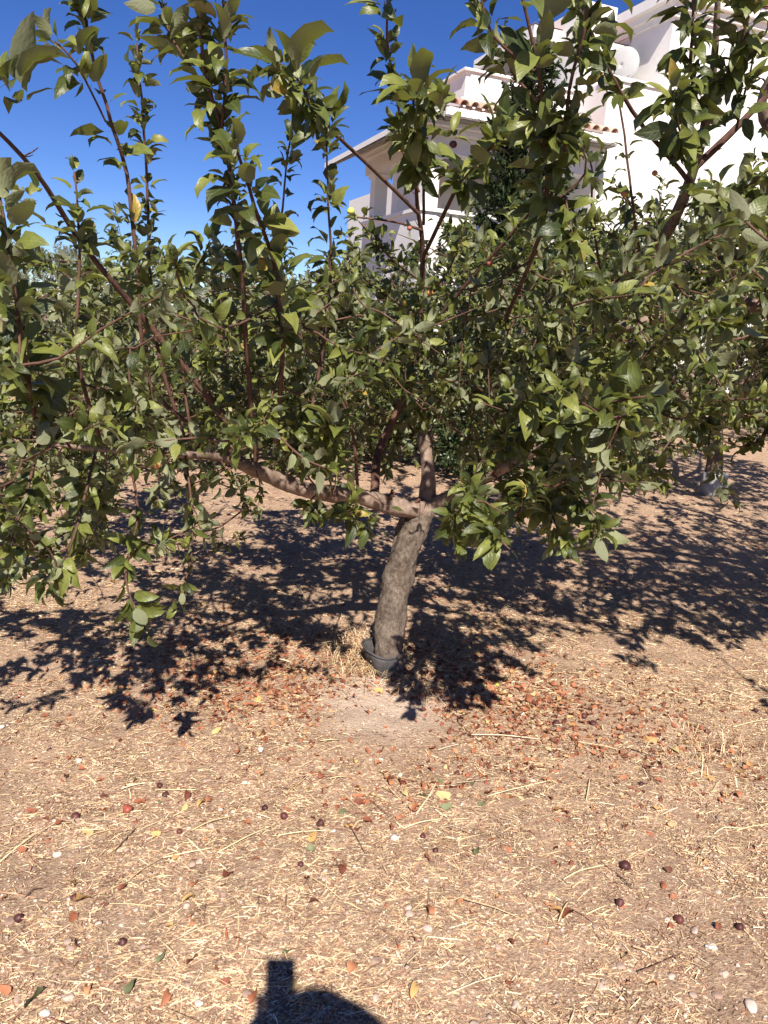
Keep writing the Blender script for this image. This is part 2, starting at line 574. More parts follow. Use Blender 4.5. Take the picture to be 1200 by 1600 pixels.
hpart('wall', MB().box((-0.08, 0, -0.6), (20, 3.0, 2.45)), 'plaster')
hpart('balcony_parapet', MB().box((-0.08, 0, 2.45), (3.3, 0.18, 3.2)).box((-0.08, 0.18, 2.45), (0.02, 2.9, 3.2)), 'plaster')
hpart('parapet_cap', MB().box((-0.12, -0.05, 3.202), (3.29, 0.23, 3.26)).box((-0.12, 0.23, 3.202), (0.06, 2.9, 3.26)), 'trim')
hpart('wall', MB().box((3.3, 0.01, 2.452), (4.859, 9, 5.72)), 'plaster')
hpart('wall', MB().box((1.6, 2.9, 2.453), (3.299, 9, 4.5)), 'plaster')
for (u, v) in ((0.16, 0.32), (0.16, 1.55), (0.16, 2.75)):
    p = hpart('pillar', MB().box((u - 0.13, v - 0.13, 2.46), (u + 0.13, v + 0.13, 4.15)), 'plaster')
    hpart('capital', MB().box((u - 0.17, v - 0.17, 4.07), (u + 0.17, v + 0.17, 4.147)), 'trim', parent=p)
hpart('beam', MB().box((-0.02, 0.1, 4.15), (3.29, 0.5, 4.42)).box((-0.02, 0.5, 4.15), (0.38, 3.1, 4.42)), 'plaster')
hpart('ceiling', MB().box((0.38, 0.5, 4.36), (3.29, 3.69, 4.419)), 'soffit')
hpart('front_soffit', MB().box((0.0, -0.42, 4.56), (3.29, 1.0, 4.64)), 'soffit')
hpart('cornice', MB().box((-0.10, -0.08, 4.42), (3.28, 0.3, 4.49)).box((-0.10, 0.3, 4.42), (0.3, 3.1, 4.49)).box((-0.16, -0.2, 4.49), (3.27, 0.0, 4.559)).box((-0.16, 0.001, 4.49), (0.1, 3.1, 4.559)), 'trim')
hpart('gutter', MB().box((0.02, -0.50, 4.57), (3.28, -0.42, 4.70)), 'trim', 0.012)
# the side eave slopes down to the left; its boarded underside shows
sl = MB()
for k in range(11):
    v0 = -0.42 + k * 0.325
    sl = MB().add([(-0.78, v0, 4.20), (-0.03, v0, 4.61), (-0.03, v0 + 0.29, 4.61), (-0.78, v0 + 0.29, 4.20), (-0.78, v0, 4.235), (-0.03, v0, 4.645), (-0.03, v0 + 0.29, 4.645), (-0.78, v0 + 0.29, 4.235)],
                  [(0, 1, 2, 3), (7, 6, 5, 4), (0, 4, 5, 1), (2, 6, 7, 3), (1, 5, 6, 2), (3, 7, 4, 0)])
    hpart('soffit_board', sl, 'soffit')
hpart('side_eave', MB().add([(-0.84, -0.45, 4.215), (-0.03, -0.45, 4.655), (-0.03, 3.2, 4.655), (-0.84, 3.2, 4.215), (-0.84, -0.45, 4.30), (-0.03, -0.45, 4.75), (-0.03, 3.2, 4.75), (-0.84, 3.2, 4.30)],
      [(3, 2, 1, 0), (4, 5, 6, 7), (0, 1, 5, 4), (1, 2, 6, 5), (2, 3, 7, 6), (3, 0, 4, 7)]), 'trim')
mb = MB()
mb.add([(0.0, -0.46, 4.71), (3.28, -0.46, 4.71), (3.28, 0.98, 5.13), (1.0, 0.98, 5.13), (1.0, 3.15, 5.13), (0.0, 3.15, 4.76)], [(0, 1, 2, 3), (0, 3, 4, 5)])
rf = hpart('roof', mb, 'tile')


def barrel(p0, p1, r, n=6, nrm=(0, 0, 1)):
    p0, p1 = np.array(p0, float), np.array(p1, float)
    a = (p1 - p0) / np.linalg.norm(p1 - p0)
    s = np.cross(a, nrm); s /= np.linalg.norm(s)
    u = np.cross(s, a)
    mbb = MB()
    vs_, fs = [], []
    for e, q in enumerate((p0, p1)):
        for rr in (r, r * 0.8):
            for k in range(n + 1):
                t = math.pi * k / n
                vs_.append(q + s * math.cos(t) * rr * (1 if e == 0 else 0.9) + u * math.sin(t) * rr)
    N1 = n + 1
    for k in range(n):
        fs.append((k, k + 1, 2 * N1 + k + 1, 2 * N1 + k))
        fs.append((N1 + k + 1, N1 + k, 3 * N1 + k, 3 * N1 + k + 1))
        fs.append((k + 1, k, N1 + k, N1 + k + 1))
        fs.append((2 * N1 + k, 2 * N1 + k + 1, 3 * N1 + k + 1, 3 * N1 + k))
    return mbb.add(vs_, fs)


tm = barrel((0, -0.06, 0), (0, 0.44, 0.135), 0.085, 5).mesh('roof_tile', True)
tm.materials.append(M['tile'])
for k in range(17):
    for r_ in range(3):
        t = link('roof_tile', tm, None, rf)
        t.location = (0.10 + k * 0.19, -0.49 + r_ * 0.45, 4.735 + r_ * 0.13)
# terrace parapet with raised panels
hpart('terrace_parapet', MB().box((1.0, 0.98, 5.0), (3.299, 1.16, 5.70)).box((1.0, 1.16, 5.0), (1.18, 3.1, 5.70)), 'plaster')
hpart('terrace_plinth', MB().box((0.9, 0.88, 5.0), (3.298, 0.977, 5.26)), 'plaster')
hpart('parapet_cap', MB().box((0.93, 0.90, 5.702), (3.298, 1.22, 5.74)).box((0.93, 1.22, 5.702), (1.25, 3.1, 5.74)), 'trim')
for k in range(3):
    a, b_ = 1.08 + k * 0.74, 1.08 + k * 0.74 + 0.64
    hpart('parapet_panel', MB().box((a, 0.945, 5.30), (b_, 0.978, 5.66)), 'trim', 0.008)
hpart('ledge', MB().box((3.27, -0.03, 5.722), (4.858, 0.3, 5.79)), 'trim')
# set back upper storey
hpart('upper_wall', MB().box((3.9, 3.2, 5.0), (4.857, 9, 6.9)), 'plaster')
hpart('upper_wall', MB().box((3.3, 0.9, 5.721), (3.9, 3.2, 7.2)), 'plaster')
hpart('upper_soffit', MB().box((2.75, 1.8, 6.72), (4.857, 4.2, 6.82)), 'soffit')
hpart('upper_fascia', MB().box((2.69, 1.74, 6.74), (4.856, 1.8, 6.96)).box((2.69, 1.8, 6.74), (2.75, 4.2, 6.96)), 'trim')
mb = MB().add([(2.66, 1.72, 6.97), (4.855, 1.72, 6.97), (4.855, 4.2, 7.4), (3.4, 4.2, 7.4)], [(0, 1, 2, 3)])
hpart('upper_roof', mb, 'tile')
w_ = hpart('window', MB().box((4.0, 3.17, 5.2), (4.7, 3.198, 6.6)), 'glass')
hpart('frame', MB().box((3.91, 3.15, 5.14), (3.95, 3.2, 6.66)).box((4.7, 3.15, 5.14), (4.76, 3.2, 6.66)).box((3.95, 3.15, 6.6), (4.7, 3.2, 6.66)), 'trim', parent=w_)
# tower block on the right
hpart('tower_wall', MB().box((4.86, 0.5, 2.454), (20, 9.02, 7.40)), 'plaster')
for i, (d, z0, z1) in enumerate(((0.05, 7.12, 7.22), (0.13, 7.22, 7.34), (0.24, 7.34, 7.52))):
    hpart('tower_cornice', MB().box((4.86 - d, 0.5 - d, z0 + 0.001 * i), (20.2, 9.1 + d, z1)), 'trim')
tr_ = hpart('tower_roof', MB().add([(4.62, 0.25, 7.53), (20, 0.25, 7.53), (20, 4.5, 8.8), (9.0, 4.5, 8.8), (4.62, 9.3, 7.53)], [(0, 1, 2, 3), (0, 3, 4)]), 'tile')
for k in range(70):
    t = link('roof_tile', tm, None, tr_)
    t.location = (4.75 + k * 0.19, 0.22, 7.56)
hpart('finial', MB().box((4.60, 0.2, 7.56), (4.84, 0.44, 7.70)), 'trim', 0.03)
hpart('string_course', MB().box((3.31, -0.04, 2.42), (20, 0.009, 2.52)), 'trim')
# satellite dish on the tower's shaded side
Dr = root('satellite_dish', tuple(H.matrix_basis @ Vector((4.48, 1.35, 6.45))), 'pale round satellite dish on the shaded side of the house tower', 'satellite dish', rz=D2(22 - 60))
vs_, fs = [], []
for i in range(5):
    for k in range(24):
        r_ = 0.42 * i / 4
        vs_.append((r_ * math.cos(k * math.pi / 12), -0.35 * r_ * r_ * -1 - 0.06, r_ * math.sin(k * math.pi / 12)))
for i in range(4):
    for k in range(24):
        a, b_ = i * 24 + k, i * 24 + (k + 1) % 24
        fs.append((a, b_, b_ + 24, a + 24))
dm = MB().add(vs_, fs)
dm.v = [(x, -y * 1.0 if False else y - 0.0, z) for x, y, z in dm.v]
dm.v = [(x * 0.8, y, z * 0.8) for x, y, z in dm.v]
d_ = link('reflector', dm.mesh('reflector', True), M['dish'], Dr)
sm_ = d_.modifiers.new('s', 'SOLIDIFY'); sm_.thickness = 0.012
link('feed_arm', MB().box((-0.015, -0.45, -0.3), (0.015, 0.0, -0.27)).mesh('feed_arm'), M['dish'], Dr)
link('feed_horn', MB().box((-0.04, -0.52, -0.32), (0.04, -0.45, -0.22)).mesh('feed_horn', bevel=0.012), M['dish'], Dr)
link('bracket', MB().box((-0.03, 0.0, -0.03), (0.03, 0.32, 0.03)).mesh('bracket'), M['dish'], Dr)


# ------------------------------------------------------------------ plants
def leaf_template(ts, arch, fold, width, wave=0.0, petiole=0.2, twist=0.0, skew=0.0):
    """unit blade along +Y, upper side +Z.  returns verts, tris, quads, uv"""
    V, UV = [], []
    ang = 0.25 * arch
    p = np.array([0.0, 0.0, 0.0])
    pts = []
    fine = 24
    tt, pp, aa = [0], [p.copy()], [ang]
    for k in range(fine):
        t = (k + 0.5) / fine
        a = ang - arch * (t ** 1.3) + 0.15
        p = p + np.array([skew * (t - 0.3) * 0.4, math.cos(a), math.sin(a)]) / fine
        pp.append(p.copy()); tt.append((k + 1) / fine); aa.append(a)
    pp = np.array(pp)
    off = np.array([0, petiole, 0])

    def pos(t):
        i = min(int(t * fine), fine)
        return pp[i] + off, aa[i]
    wprof = lambda t: width * (math.sin(math.pi * min(t ** 0.78, 1)) ** 0.85) * (1 - 0.25 * t)
    q, _ = pos(0)
    V.append(q); UV.append((0, 0))
    for j, t in enumerate(ts):
        q, a = pos(t)
        nrm = np.array([0, -math.sin(a), math.cos(a)])
        tw = twist * t
        w_ = wprof(t)
        for s in (-1, 0, 1):
            c = fold + tw * s
            V.append(q + np.array([s * w_ * math.cos(c), 0, 0]) + nrm * (abs(s) * w_ * math.sin(c) + (wave * math.sin(j * 2.4 + s) * abs(s))))
            UV.append((t, s))
    q, _ = pos(1)
    V.append(q); UV.append((1, 0))
    nV = len(V)
    T, Qd = [(0, 2, 1), (0, 3, 2)], []
    for j in range(len(ts) - 1):
        a = 1 + 3 * j
        Qd += [(a, a + 1, a + 4, a + 3), (a + 1, a + 2, a + 5, a + 4)]
    a = 1 + 3 * (len(ts) - 1)
    T += [(a, a + 1, nV - 1), (a + 1, a + 2, nV - 1)]
    if petiole:
        V += [np.array([-0.012, 0, 0]), np.array([0.012, 0, 0])]
        UV += [(0, 0), (0, 0)]
        T += [(nV, nV + 1, 0)]
    V = np.array(V, float)
    T = np.array(T)[:, ::1]
    return V, T, np.array(Qd).reshape(-1, 4), np.array(UV, float)


def fix(tp):
    # make sure the upper side faces +Z
    V, T, Qd, UV = tp
    a, b_, c = V[T[0]]
    if np.cross(b_ - a, c - a)[2] < 0:
        T = T[:, ::-1]
    if len(Qd):
        a, b_, c = V[Qd[0][:3]]
        if np.cross(b_ - a, c - a)[2] < 0:
            Qd = Qd[:, ::-1]
    return V, T, Qd, UV


HI = [fix(leaf_template((0.1, 0.3, 0.55, 0.8), a, f, w_, wv, 0.24, tw, sk)) for a, f, w_, wv, tw, sk in (
    (0.5, 0.25, 0.25, 0.02, 0.1, 0.1), (1.0, 0.35, 0.24, 0.025, -0.3, 0.3), (1.5, 0.4, 0.25, 0.02, 0.25, -0.3), (2.0, 0.45, 0.25, 0.03, 0.1, 0.3),
    (2.5, 0.35, 0.24, 0.03, 0.4, -0.4), (1.2, 0.7, 0.25, 0.02, -0.1, 0.1), (1.8, 0.15, 0.26, 0.04, 0.45, -0.1), (0.8, 0.1, 0.28, 0.04, -0.4, 0.2))]
LO = [fix(leaf_template((0.25, 0.65), a, f, w_, 0.0, 0.0)) for a, f, w_ in ((0.5, 0.3, 0.29), (1.2, 0.4, 0.29), (1.9, 0.4, 0.29), (0.8, 0.15, 0.32))]
RND = [fix(leaf_template((0.3, 0.7), a, f, w_, 0.0, 0.0)) for a, f, w_ in ((0.3, 0.2, 0.36), (0.6, 0.3, 0.34))]
NAR = [fix(leaf_template((0.5,), a, 0.15, 0.11, 0.0, 0.0)) for a in (0.2, 0.6)]
SPR = [fix(leaf_template((0.3, 0.6), a, 0.35, 0.2, 0.05, 0.0)) for a in (0.3, -0.4)]


def orient(D, Nn):
    """frames with Y along D and Z close to Nn: (N,3,3), columns X,Y,Z"""
    D = D / np.linalg.norm(D, axis=1, keepdims=True)
    X = np.cross(D, Nn)
    ln = np.linalg.norm(X, axis=1, keepdims=True)
    X = np.where(ln < 1e-4, np.array([[1.0, 0, 0]]), X / np.maximum(ln, 1e-6))
    Z = np.cross(X, D)
    return np.stack([X, D, Z], -1)


def scatter_mesh(name, temps, P, R, L, var, uv=True):
    Vs, Ts, Qs, Us = [], [], [], []
    off = 0
    for k, (V, T, Qd, U) in enumerate(temps):
        s = np.where(var == k)[0]
        if len(s) == 0:
            continue
        W = np.einsum('nij,vj->nvi', R[s], V) * L[s][:, None, None] + P[s][:, None, :]
        o_ = off + np.arange(len(s))[:, None, None] * len(V)
        Vs.append(W.reshape(-1, 3))
        Ts.append((T[None] + o_).reshape(-1, 3))
        if len(Qd):
            Qs.append((Qd[None] + o_).reshape(-1, 4))
        Us.append(np.tile(U, (len(s), 1)))
        off += len(s) * len(V)
    fl = [np.concatenate(Ts)] + ([np.concatenate(Qs)] if Qs else [])
    return mesh_np(name, np.concatenate(Vs), fl, True, np.concatenate(Us) if uv else None)


def smooth_path(P, r, step):
    P, r = np.asarray(P, float), np.asarray(r, float)
    if len(P) == 2:
        P = np.array([P[0], (P[0] + P[1]) / 2, P[1]]); r = np.array([r[0], (r[0] + r[1]) / 2, r[1]])
    E = np.vstack([2 * P[0] - P[1], P, 2 * P[-1] - P[-2]])
    out, ro = [], []
    for i in range(1, len(E) - 2):
        n = max(2, int(np.linalg.norm(E[i + 1] - E[i]) / step))
        for k in range(n):
            t = k / n
            a, b_, c, d = E[i - 1], E[i], E[i + 1], E[i + 2]
            out.append(0.5 * ((2 * b_) + (-a + c) * t + (2 * a - 5 * b_ + 4 * c - d) * t * t + (-a + 3 * b_ - 3 * c + d) * t ** 3))
            ro.append(r[i - 1] * (1 - t) + r[i] * t)
    out.append(P[-1]); ro.append(r[-1])
    return np.array(out), np.array(ro)


def tube(P, r, sides, jit=0.0, cap=False):
    P, r = np.asarray(P), np.asarray(r)
    n = len(P)
    T = np.gradient(P, axis=0)
    T /= np.maximum(np.linalg.norm(T, axis=1, keepdims=True), 1e-9)
    ref = np.array([0.31, 0.92, 0.2]) if abs(T[0][2]) > 0.8 else np.array([0, 0, 1.0])
    A = np.cross(T, ref)
    A /= np.maximum(np.linalg.norm(A, axis=1, keepdims=True), 1e-6)
    B = np.cross(T, A)
    th = np.arange(sides) * 2 * math.pi / sides
    rr = r[:, None] * np.ones((1, sides))
    if jit:
        k = np.arange(sides)
        rr = rr * (1 + jit * (vn(np.arange(n)[:, None] * 0.55 + 5.3, k[None] * 1.7 % sides, 5) - 0.5) * 2)
        rr = rr * (1 + jit * 0.8 * np.sin(th * 2 + 1)[None] * np.sin(np.arange(n) * 0.35)[:, None])
    V = P[:, None] + A[:, None] * (np.cos(th)[None] * rr)[..., None] + B[:, None] * (np.sin(th)[None] * rr)[..., None]
    V = V.reshape(-1, 3)
    i = np.arange(n * sides).reshape(n, sides)
    Qd = np.stack([i[:-1], np.roll(i[:-1], -1, 1), np.roll(i[1:], -1, 1), i[1:]], -1).reshape(-1, 4)
    tri = np.zeros((0, 3), int)
    if cap:
        V = np.vstack([V, P[-1] + T[-1] * r[-1] * 0.15])
        tri = np.array([(i[-1, k], i[-1, (k + 1) % sides], len(V) - 1) for k in range(sides)])
    return V, Qd, tri


def unit(v):
    return v / max(np.linalg.norm(v), 1e-9)


class Tree:
    def __init__(s, name, base, label, cat='tree', group=None, seed=1):
        s.base = np.array(base, float)
        s.root = root(name, tuple(base), label, cat, group)
        s.r = np.random.default_rng(seed)
        s.sk, s.skr = [], []
        s.tw = []
        s.P, s.D, s.N, s.L, s.V = [], [], [], [], []

    def branch(s, name, pts, rad, mm, sides=10, jit=0.06, step=0.05, cap=True, part=True, rough=0.0):
        P, r = smooth_path(pts, rad, step)
        s.sk.append(P); s.skr.append(r)
        if part:
            V, Qd, T = tube(P, r, sides, jit, cap)
            if not rough and mm == 'limb':
                rough = 0.035
            if rough:
                W = V[:len(P) * sides].reshape(len(P), sides, 3)
                c_ = W.mean(1, keepdims=True)
                ang = np.arange(sides) / sides
                kk = fbm(np.abs(ang - 0.5)[None] * 22 + 3, np.arange(len(P))[:, None] * step * 28, 91, 3) - 0.5
                kk = kk + 0.6 * (vn(np.abs(ang - 0.5)[None] * 60, np.arange(len(P))[:, None] * step * 55, 17) - 0.5)
                V[:len(P) * sides] = (c_ + (W - c_) * (1 + 2 * rough * kk)[..., None]).reshape(-1, 3)
            if mm != 'trunk' and r[0] > 0.01:
                for _ in range(int(len(P) * step / 0.09)):   # short spurs and pruned stubs
                    i_ = s.r.integers(1, len(P) - 1)
                    q_ = s.r.normal(size=3); q_[2] = abs(q_[2]) * 0.8
                    q_ = unit(q_)
                    l_ = r[i_] + s.r.uniform(0.008, 0.04)
                    s.tw.append((np.array([P[i_], P[i_] + q_ * l_ * 0.6, P[i_] + q_ * l_ + (0, 0, 0.004)]), np.array([0.35, 0.25, 0.18]) * max(r[i_], 0.008) * s.r.uniform(0.6, 1.2), 5))
            o_ = link(name, mesh_np(name, V - s.base, [Qd, T]), M[mm], s.root)
            return o_
        s.tw.append((P, r, sides))

    def leaf(s, p, d, n, L, v=None):
        s.P.append(p); s.D.append(d); s.N.append(n); s.L.append(L)
        s.V.append(s.r.integers(0, 8) if v is None else v)

    def leaves_along(s, P, a0, spacing, L, droop=0.25, tip=True, spread=1.0):
        """leaves in a spiral on the part of P after fraction a0"""
        seg = np.linalg.norm(np.diff(P, axis=0), axis=1)
        cum = np.concatenate([[0], np.cumsum(seg)])
        tot = cum[-1]
        u = a0 * tot + spacing * s.r.random()
        ph = s.r.random() * 6.28
        while u < tot:
            i = min(np.searchsorted(cum, u), len(P) - 1)
            ax = unit(P[i] - P[max(i - 1, 0)])
            p = P[i - 1] + (P[i] - P[i - 1]) * ((u - cum[i - 1]) / max(seg[i - 1], 1e-6)) if i > 0 else P[0]
            q_ = s.r.random()
            nn = 1 if q_ < 0.45 else (2 if q_ < 0.72 else int(s.r.integers(3, 7)))
            for _ in range(nn):
                ph += 2.4 + s.r.normal() * 0.5
                s.one(p, ax, ph, L * (1.0 if nn < 3 else s.r.uniform(0.55, 0.95)), droop, s.r.uniform(0.55, 1.35) * spread)
            u += spacing * (s.r.uniform(2.0, 4.5) if s.r.random() < 0.14 else s.r.uniform(0.3, 1.3))
        if tip:
            ax = unit(P[-1] - P[-2])
            for k in range(s.r.integers(4, 7)):
                ph += 2.4
                s.one(P[-1], ax, ph, L * s.r.uniform(0.45, 0.95), droop * 0.5, s.r.uniform(0.25, 0.9))

    def one(s, p, ax, ph, L, droop, ang):
        ref = np.array([0.0, 0, 1]) if abs(ax[2]) < 0.9 else np.array([0, 1.0, 0])
        a = unit(np.cross(ax, ref)); b_ = np.cross(ax, a)
        rad = a * math.cos(ph) + b_ * math.sin(ph)
        d = ax * math.cos(ang) + rad * math.sin(ang)
        d = unit(d + np.array([0, 0, -droop]) * s.r.uniform(-0.3, 1.4) + s.r.normal(0, 0.28, 3))
        n = ax * 0.7 + np.array([0, 0, 0.6]) - rad * 0.25 + s.r.normal(0, 0.55, 3)
        n = n - d * (n @ d)
        s.leaf(p, d, unit(n), L * s.r.uniform(0.62, 1.28))

    def rosette(s, p, ax, n, L, droop=0.3, spread=1.1):
        ph = s.r.random() * 6
        for k in range(n):
            ph += 2.4
            s.one(p, unit(np.asarray(ax, float)), ph, L * s.r.uniform(0.75, 1.2), droop, s.r.uniform(0.5, 1.0) * spread)

    def shoot(s, pts, r0, r1, L=0.08, a0=0.15, spacing=0.03, droop=0.3, part=False, name='branch', tip=True, mm='twig'):
        L = L * 0.93
        r0, r1 = r0 * 0.78, r1 * 0.85
        pts = np.asarray(pts, float)
        rad = np.linspace(r0, r1, len(pts))
        P, r = smooth_path(pts, rad, 0.04)
        P = P + np.cumsum(s.r.normal(0, 0.0022, P.shape), axis=0) * np.linspace(0, 1, len(P))[:, None]
        s.sk.append(P); s.skr.append(r)
        if part:
            V, Qd, T = tube(P, r, 7, 0.05, True)
            link(name, mesh_np(name, V - s.base, [Qd, T]), M[mm], s.root)
        else:
            s.tw.append((P, r, 5))
        if spacing:
            s.leaves_along(P, a0 * 0.92, spacing * 0.78, L, droop + 0.25, tip)

    def fill(s, targets, L, nl, twig_r=0.003, maxlen=0.5, up=0.35, droop=0.35, sides=4):
        sk = np.concatenate(s.sk)
        order = np.argsort(np.min(np.linalg.norm(targets[:, None] - sk[None, ::3], axis=2), axis=1))
        for t in targets[order]:
            d = np.linalg.norm(sk - t, axis=1)
            i = int(np.argmin(d))
            b_ = sk[i]
            ln = d[i]
            if ln < 0.05:
                b_ = b_ - 0
            dirn = unit(t - b_ + 1e-4)
            out = unit(np.array([b_[0] - s.base[0], b_[1] - s.base[1], 0.0]) + 1e-3)
            endd = unit(dirn + np.array([0, 0, up]) * s.r.uniform(-0.6, 1.5) + out * 0.25)
            mid = b_ + (t - b_) * 0.5 + np.array([0, 0, -0.12 * ln]) + s.r.normal(0, 0.05 * ln + 0.004, 3)
            tail = s.r.uniform(0.08, 0.22)
            pts = [b_, mid, t, t + endd * tail]
            P, r = smooth_path(pts, [twig_r * (1 + 1.2 * ln)] * 1 + [twig_r * (1 + 0.5 * ln), twig_r, twig_r * 0.5], 0.05)
            s.tw.append((P, r, sides))
            sk = np.vstack([sk, P[2:]])
            a0 = max(0.0, 1 - (0.28 + 0.1) / max(ln + tail, 0.05)) if ln > 0.4 else 0.25
            lt = (ln + tail) * (1 - a0)
            s.leaves_along(P, a0, max(lt / nl, 0.012), L, droop)

    def arrays(s):
        P, D, N_, L = np.array(s.P), np.array(s.D), np.array(s.N), np.array(s.L)
        return P, orient(D, N_), L, np.array(s.V)

    def finish(s, hero=300, temps=None, lm='leaf', twig_mat='twig', twig_name='twigs', leaf_name='leaf', lod=None, sunny=False):
        temps = temps or HI
        P, R, L, v = s.arrays()
        if sunny:
            C = P + R[:, :, 1] * L[:, None] * 0.6
            q0 = s.r.random(len(P))
            xx, yy, dd = project(C)
            if len(SHOW):
                hit = np.zeros(len(C), bool)
                for c_ in SHOW:
                    w_ = c_ - C
                    t_ = w_ @ LDIR
                    hit |= (t_ > 0) & (np.linalg.norm(w_ - t_[:, None] * LDIR, axis=1) < 0.04)
                ok0 = ~(hit & (s.r.random(len(P)) < 0.75))
            else:
                ok0 = True
            ok = ok0 & ~near_limb(xx, yy, dd, s.r.random(len(P)) * 1.35) & ~(sun_on_trunk(C) & (q0 < 0.85)) & ~((shade(C) < 0.25) & (q0 < 0.78))
            P, R, L, v = P[ok], R[ok], L[ok], v[ok]
        v = v % len(temps)
        if s.tw:
            Vs, Qs, Ts, off = [], [], [], 0
            for (p, r, sd_) in s.tw:
                V, Qd, T = tube(p, r, sd_)
                Vs.append(V); Qs.append(Qd + off); off += len(V)
            link(twig_name, mesh_np(twig_name, np.concatenate(Vs) - s.base, [np.concatenate(Qs)]), M[twig_mat], s.root, kind='stuff')
        sel = np.zeros(len(P), bool)
        if hero:
            C = P + R[:, :, 1] * L[:, None] * 0.6
            x, y, d = project(C)
            VB.append((x, y, d, L))
            face = np.abs(np.einsum('ij,ij->i', R[:, :, 2], (CAM - C) / np.linalg.norm(CAM - C, axis=1, keepdims=True)))
            size = L / np.maximum(d, 0.2) * (0.3 + face)
            inn = (x > 5) & (x < 1195) & (y > 5) & (y < 1595) & (d > 0.3)
            cx, cy = np.clip(x / 14, 0, 85).astype(int), np.clip(y / 14, 0, 114).astype(int)
            zb = np.full((86, 115), 1e9)
            np.minimum.at(zb, (cx[inn], cy[inn]), d[inn])
            vis = d < zb[cx, cy] + 0.10
            sc_ = np.where(inn, size * np.where(vis, 1, 0.3), 0)
            k = np.argsort(-sc_)[:hero]
            sel[k[sc_[k] > 0]] = True
            me = [None] * len(temps)
            for i in np.where(sel)[0]:
                vi = v[i]
                if me[vi] is None:
                    V, T, Qd, U = temps[vi]
                    me[vi] = mesh_np(leaf_name, V, [T] + ([Qd] if len(Qd) else []), True, U)
                    me[vi].materials.append(M[lm])
                o_ = bpy.data.objects.new(leaf_name, me[vi])
                mm_ = np.eye(4)
                mm_[:3, :3] = R[i] * L[i]
                mm_[:3, 3] = P[i] - s.base
                o_.parent = s.root
                o_.matrix_basis = Matrix(mm_.tolist())
                COL.objects.link(o_)
        q = ~sel
        if q.any():
            tt = lod or temps
            link('foliage', scatter_mesh('foliage', tt, P[q] - s.base, R[q], L[q], v[q] % len(tt)), M[lm], s.root, kind='stuff')
        print(s.root.name, 'leaves', len(P), 'hero', int(sel.sum()))

    def fruit(s, px, py, d, r, mm):
        p = at(px, py, d)
        o_ = link('fruit', blob('fruit', r, int(px * 7 + py), 0.12, (1, 1, 0.88), 12, 9), M[mm], s.root)
        o_.location = tuple(p - s.base)


def blob(name, r, seed, amp=0.2, sc=(1, 1, 1), nu=10, nv=7):
    q = np.random.default_rng(seed)
    dirs = q.normal(size=(5, 3))
    V = [(0, 0, -1)]
    for j in range(1, nv):
        for i in range(nu):
            a, b_ = math.pi * j / nv - math.pi / 2, 2 * math.pi * i / nu
            V.append((math.cos(a) * math.cos(b_), math.cos(a) * math.sin(b_), math.sin(a)))
    V.append((0, 0, 1))
    V = np.array(V, float)
    k = 1 + amp * np.sin(V @ dirs.T * 1.6).mean(1) * 1.6
    V = V * k[:, None] * r * np.array(sc)
    T, Qd = [], []
    for i in range(nu):
        T.append((0, 1 + (i + 1) % nu, 1 + i))
        T.append((len(V) - 1, len(V) - 1 - nu + i, len(V) - 1 - nu + (i + 1) % nu))
    for j in range(nv - 2):
        for i in range(nu):
            a = 1 + j * nu
            Qd.append((a + i, a + (i + 1) % nu, a + nu + (i + 1) % nu, a + nu + i))
    return mesh_np(name, V, [np.array(T), np.array(Qd)])


VB = []
GRID = """013416850014411599871697
135417733413431488852697
443553755642333477532487
454663655641565466322466
345773663634666665323466
335762475343465674445566
445652477364566664666677
545653788657887676667777
736665798548887777877777
746777788777888888877777
657888888888888888777766
788888888888888888888544
888888888887765799999544
888888888998744899997555
999998666786437888732333
999986434565327888600111
998876322445217777600000
788766220000003544300000
122355110000000002000000
000154000000000000000000""".split('\n')
OCC = np.array([[int(c) for c in r] for r in GRID], float) / 9.0


def occ(P):
    x, y, d = project(P)
    cx, cy = np.floor(x / 50).astype(int), np.floor(y / 50).astype(int)
    ins = (cx >= 0) & (cx < 24) & (cy >= 0) & (cy < 20) & (d > 0.2)
    res = np.where(y > 1000, 0.0, 0.75)
    res[ins] = OCC[cy[ins], cx[ins]]
    return res, x, y, d


# how much of the ground lies in the crowns' shade, from y = 750 down in steps of 50
SHG = """999999210001355555554999
555555113444466333379999
333333447777777766689999
112255577788877777788888
667678888888865554444557
777788445531177530033000
555888311112577730000000
411055300000511000000000
410021000000000000000000
000000000000000000000000""".split('\n')
SH = np.array([[int(c) for c in q] for q in SHG], float) / 9.0


def shade(P):
    t = (P[:, 2] - 0.03) / -LDIR[2]
    x, y, d = project(P + LDIR[None] * t[:, None])
    cx, cy = np.floor(x / 50).astype(int), np.floor((y - 750) / 50).astype(int)
    res = np.ones(len(P))
    res[(cy > 9)] = 0.0
    ins = (cx >= 0) & (cx < 24) & (cy >= 0) & (cy < 10)
    res[ins] = SH[cy[ins], cx[ins]]
    res[d < 0.2] = 0
    return res


r0_ = np.random.default_rng(5)


SHOW = []


def near_limb(x, y, d, q_):
    return np.zeros(len(x), bool)


def sun_on_trunk(P):
    t = (BASE[1] - P[:, 1]) / LDIR[1]
    Q = P + LDIR[None] * t[:, None]
    xt = 0.04 + (Q[:, 2] - 0.1) * 0.19
    return (t > 0) & (Q[:, 2] > 0.12) & (Q[:, 2] < 0.80) & (np.abs(Q[:, 0] - xt) < 0.13)


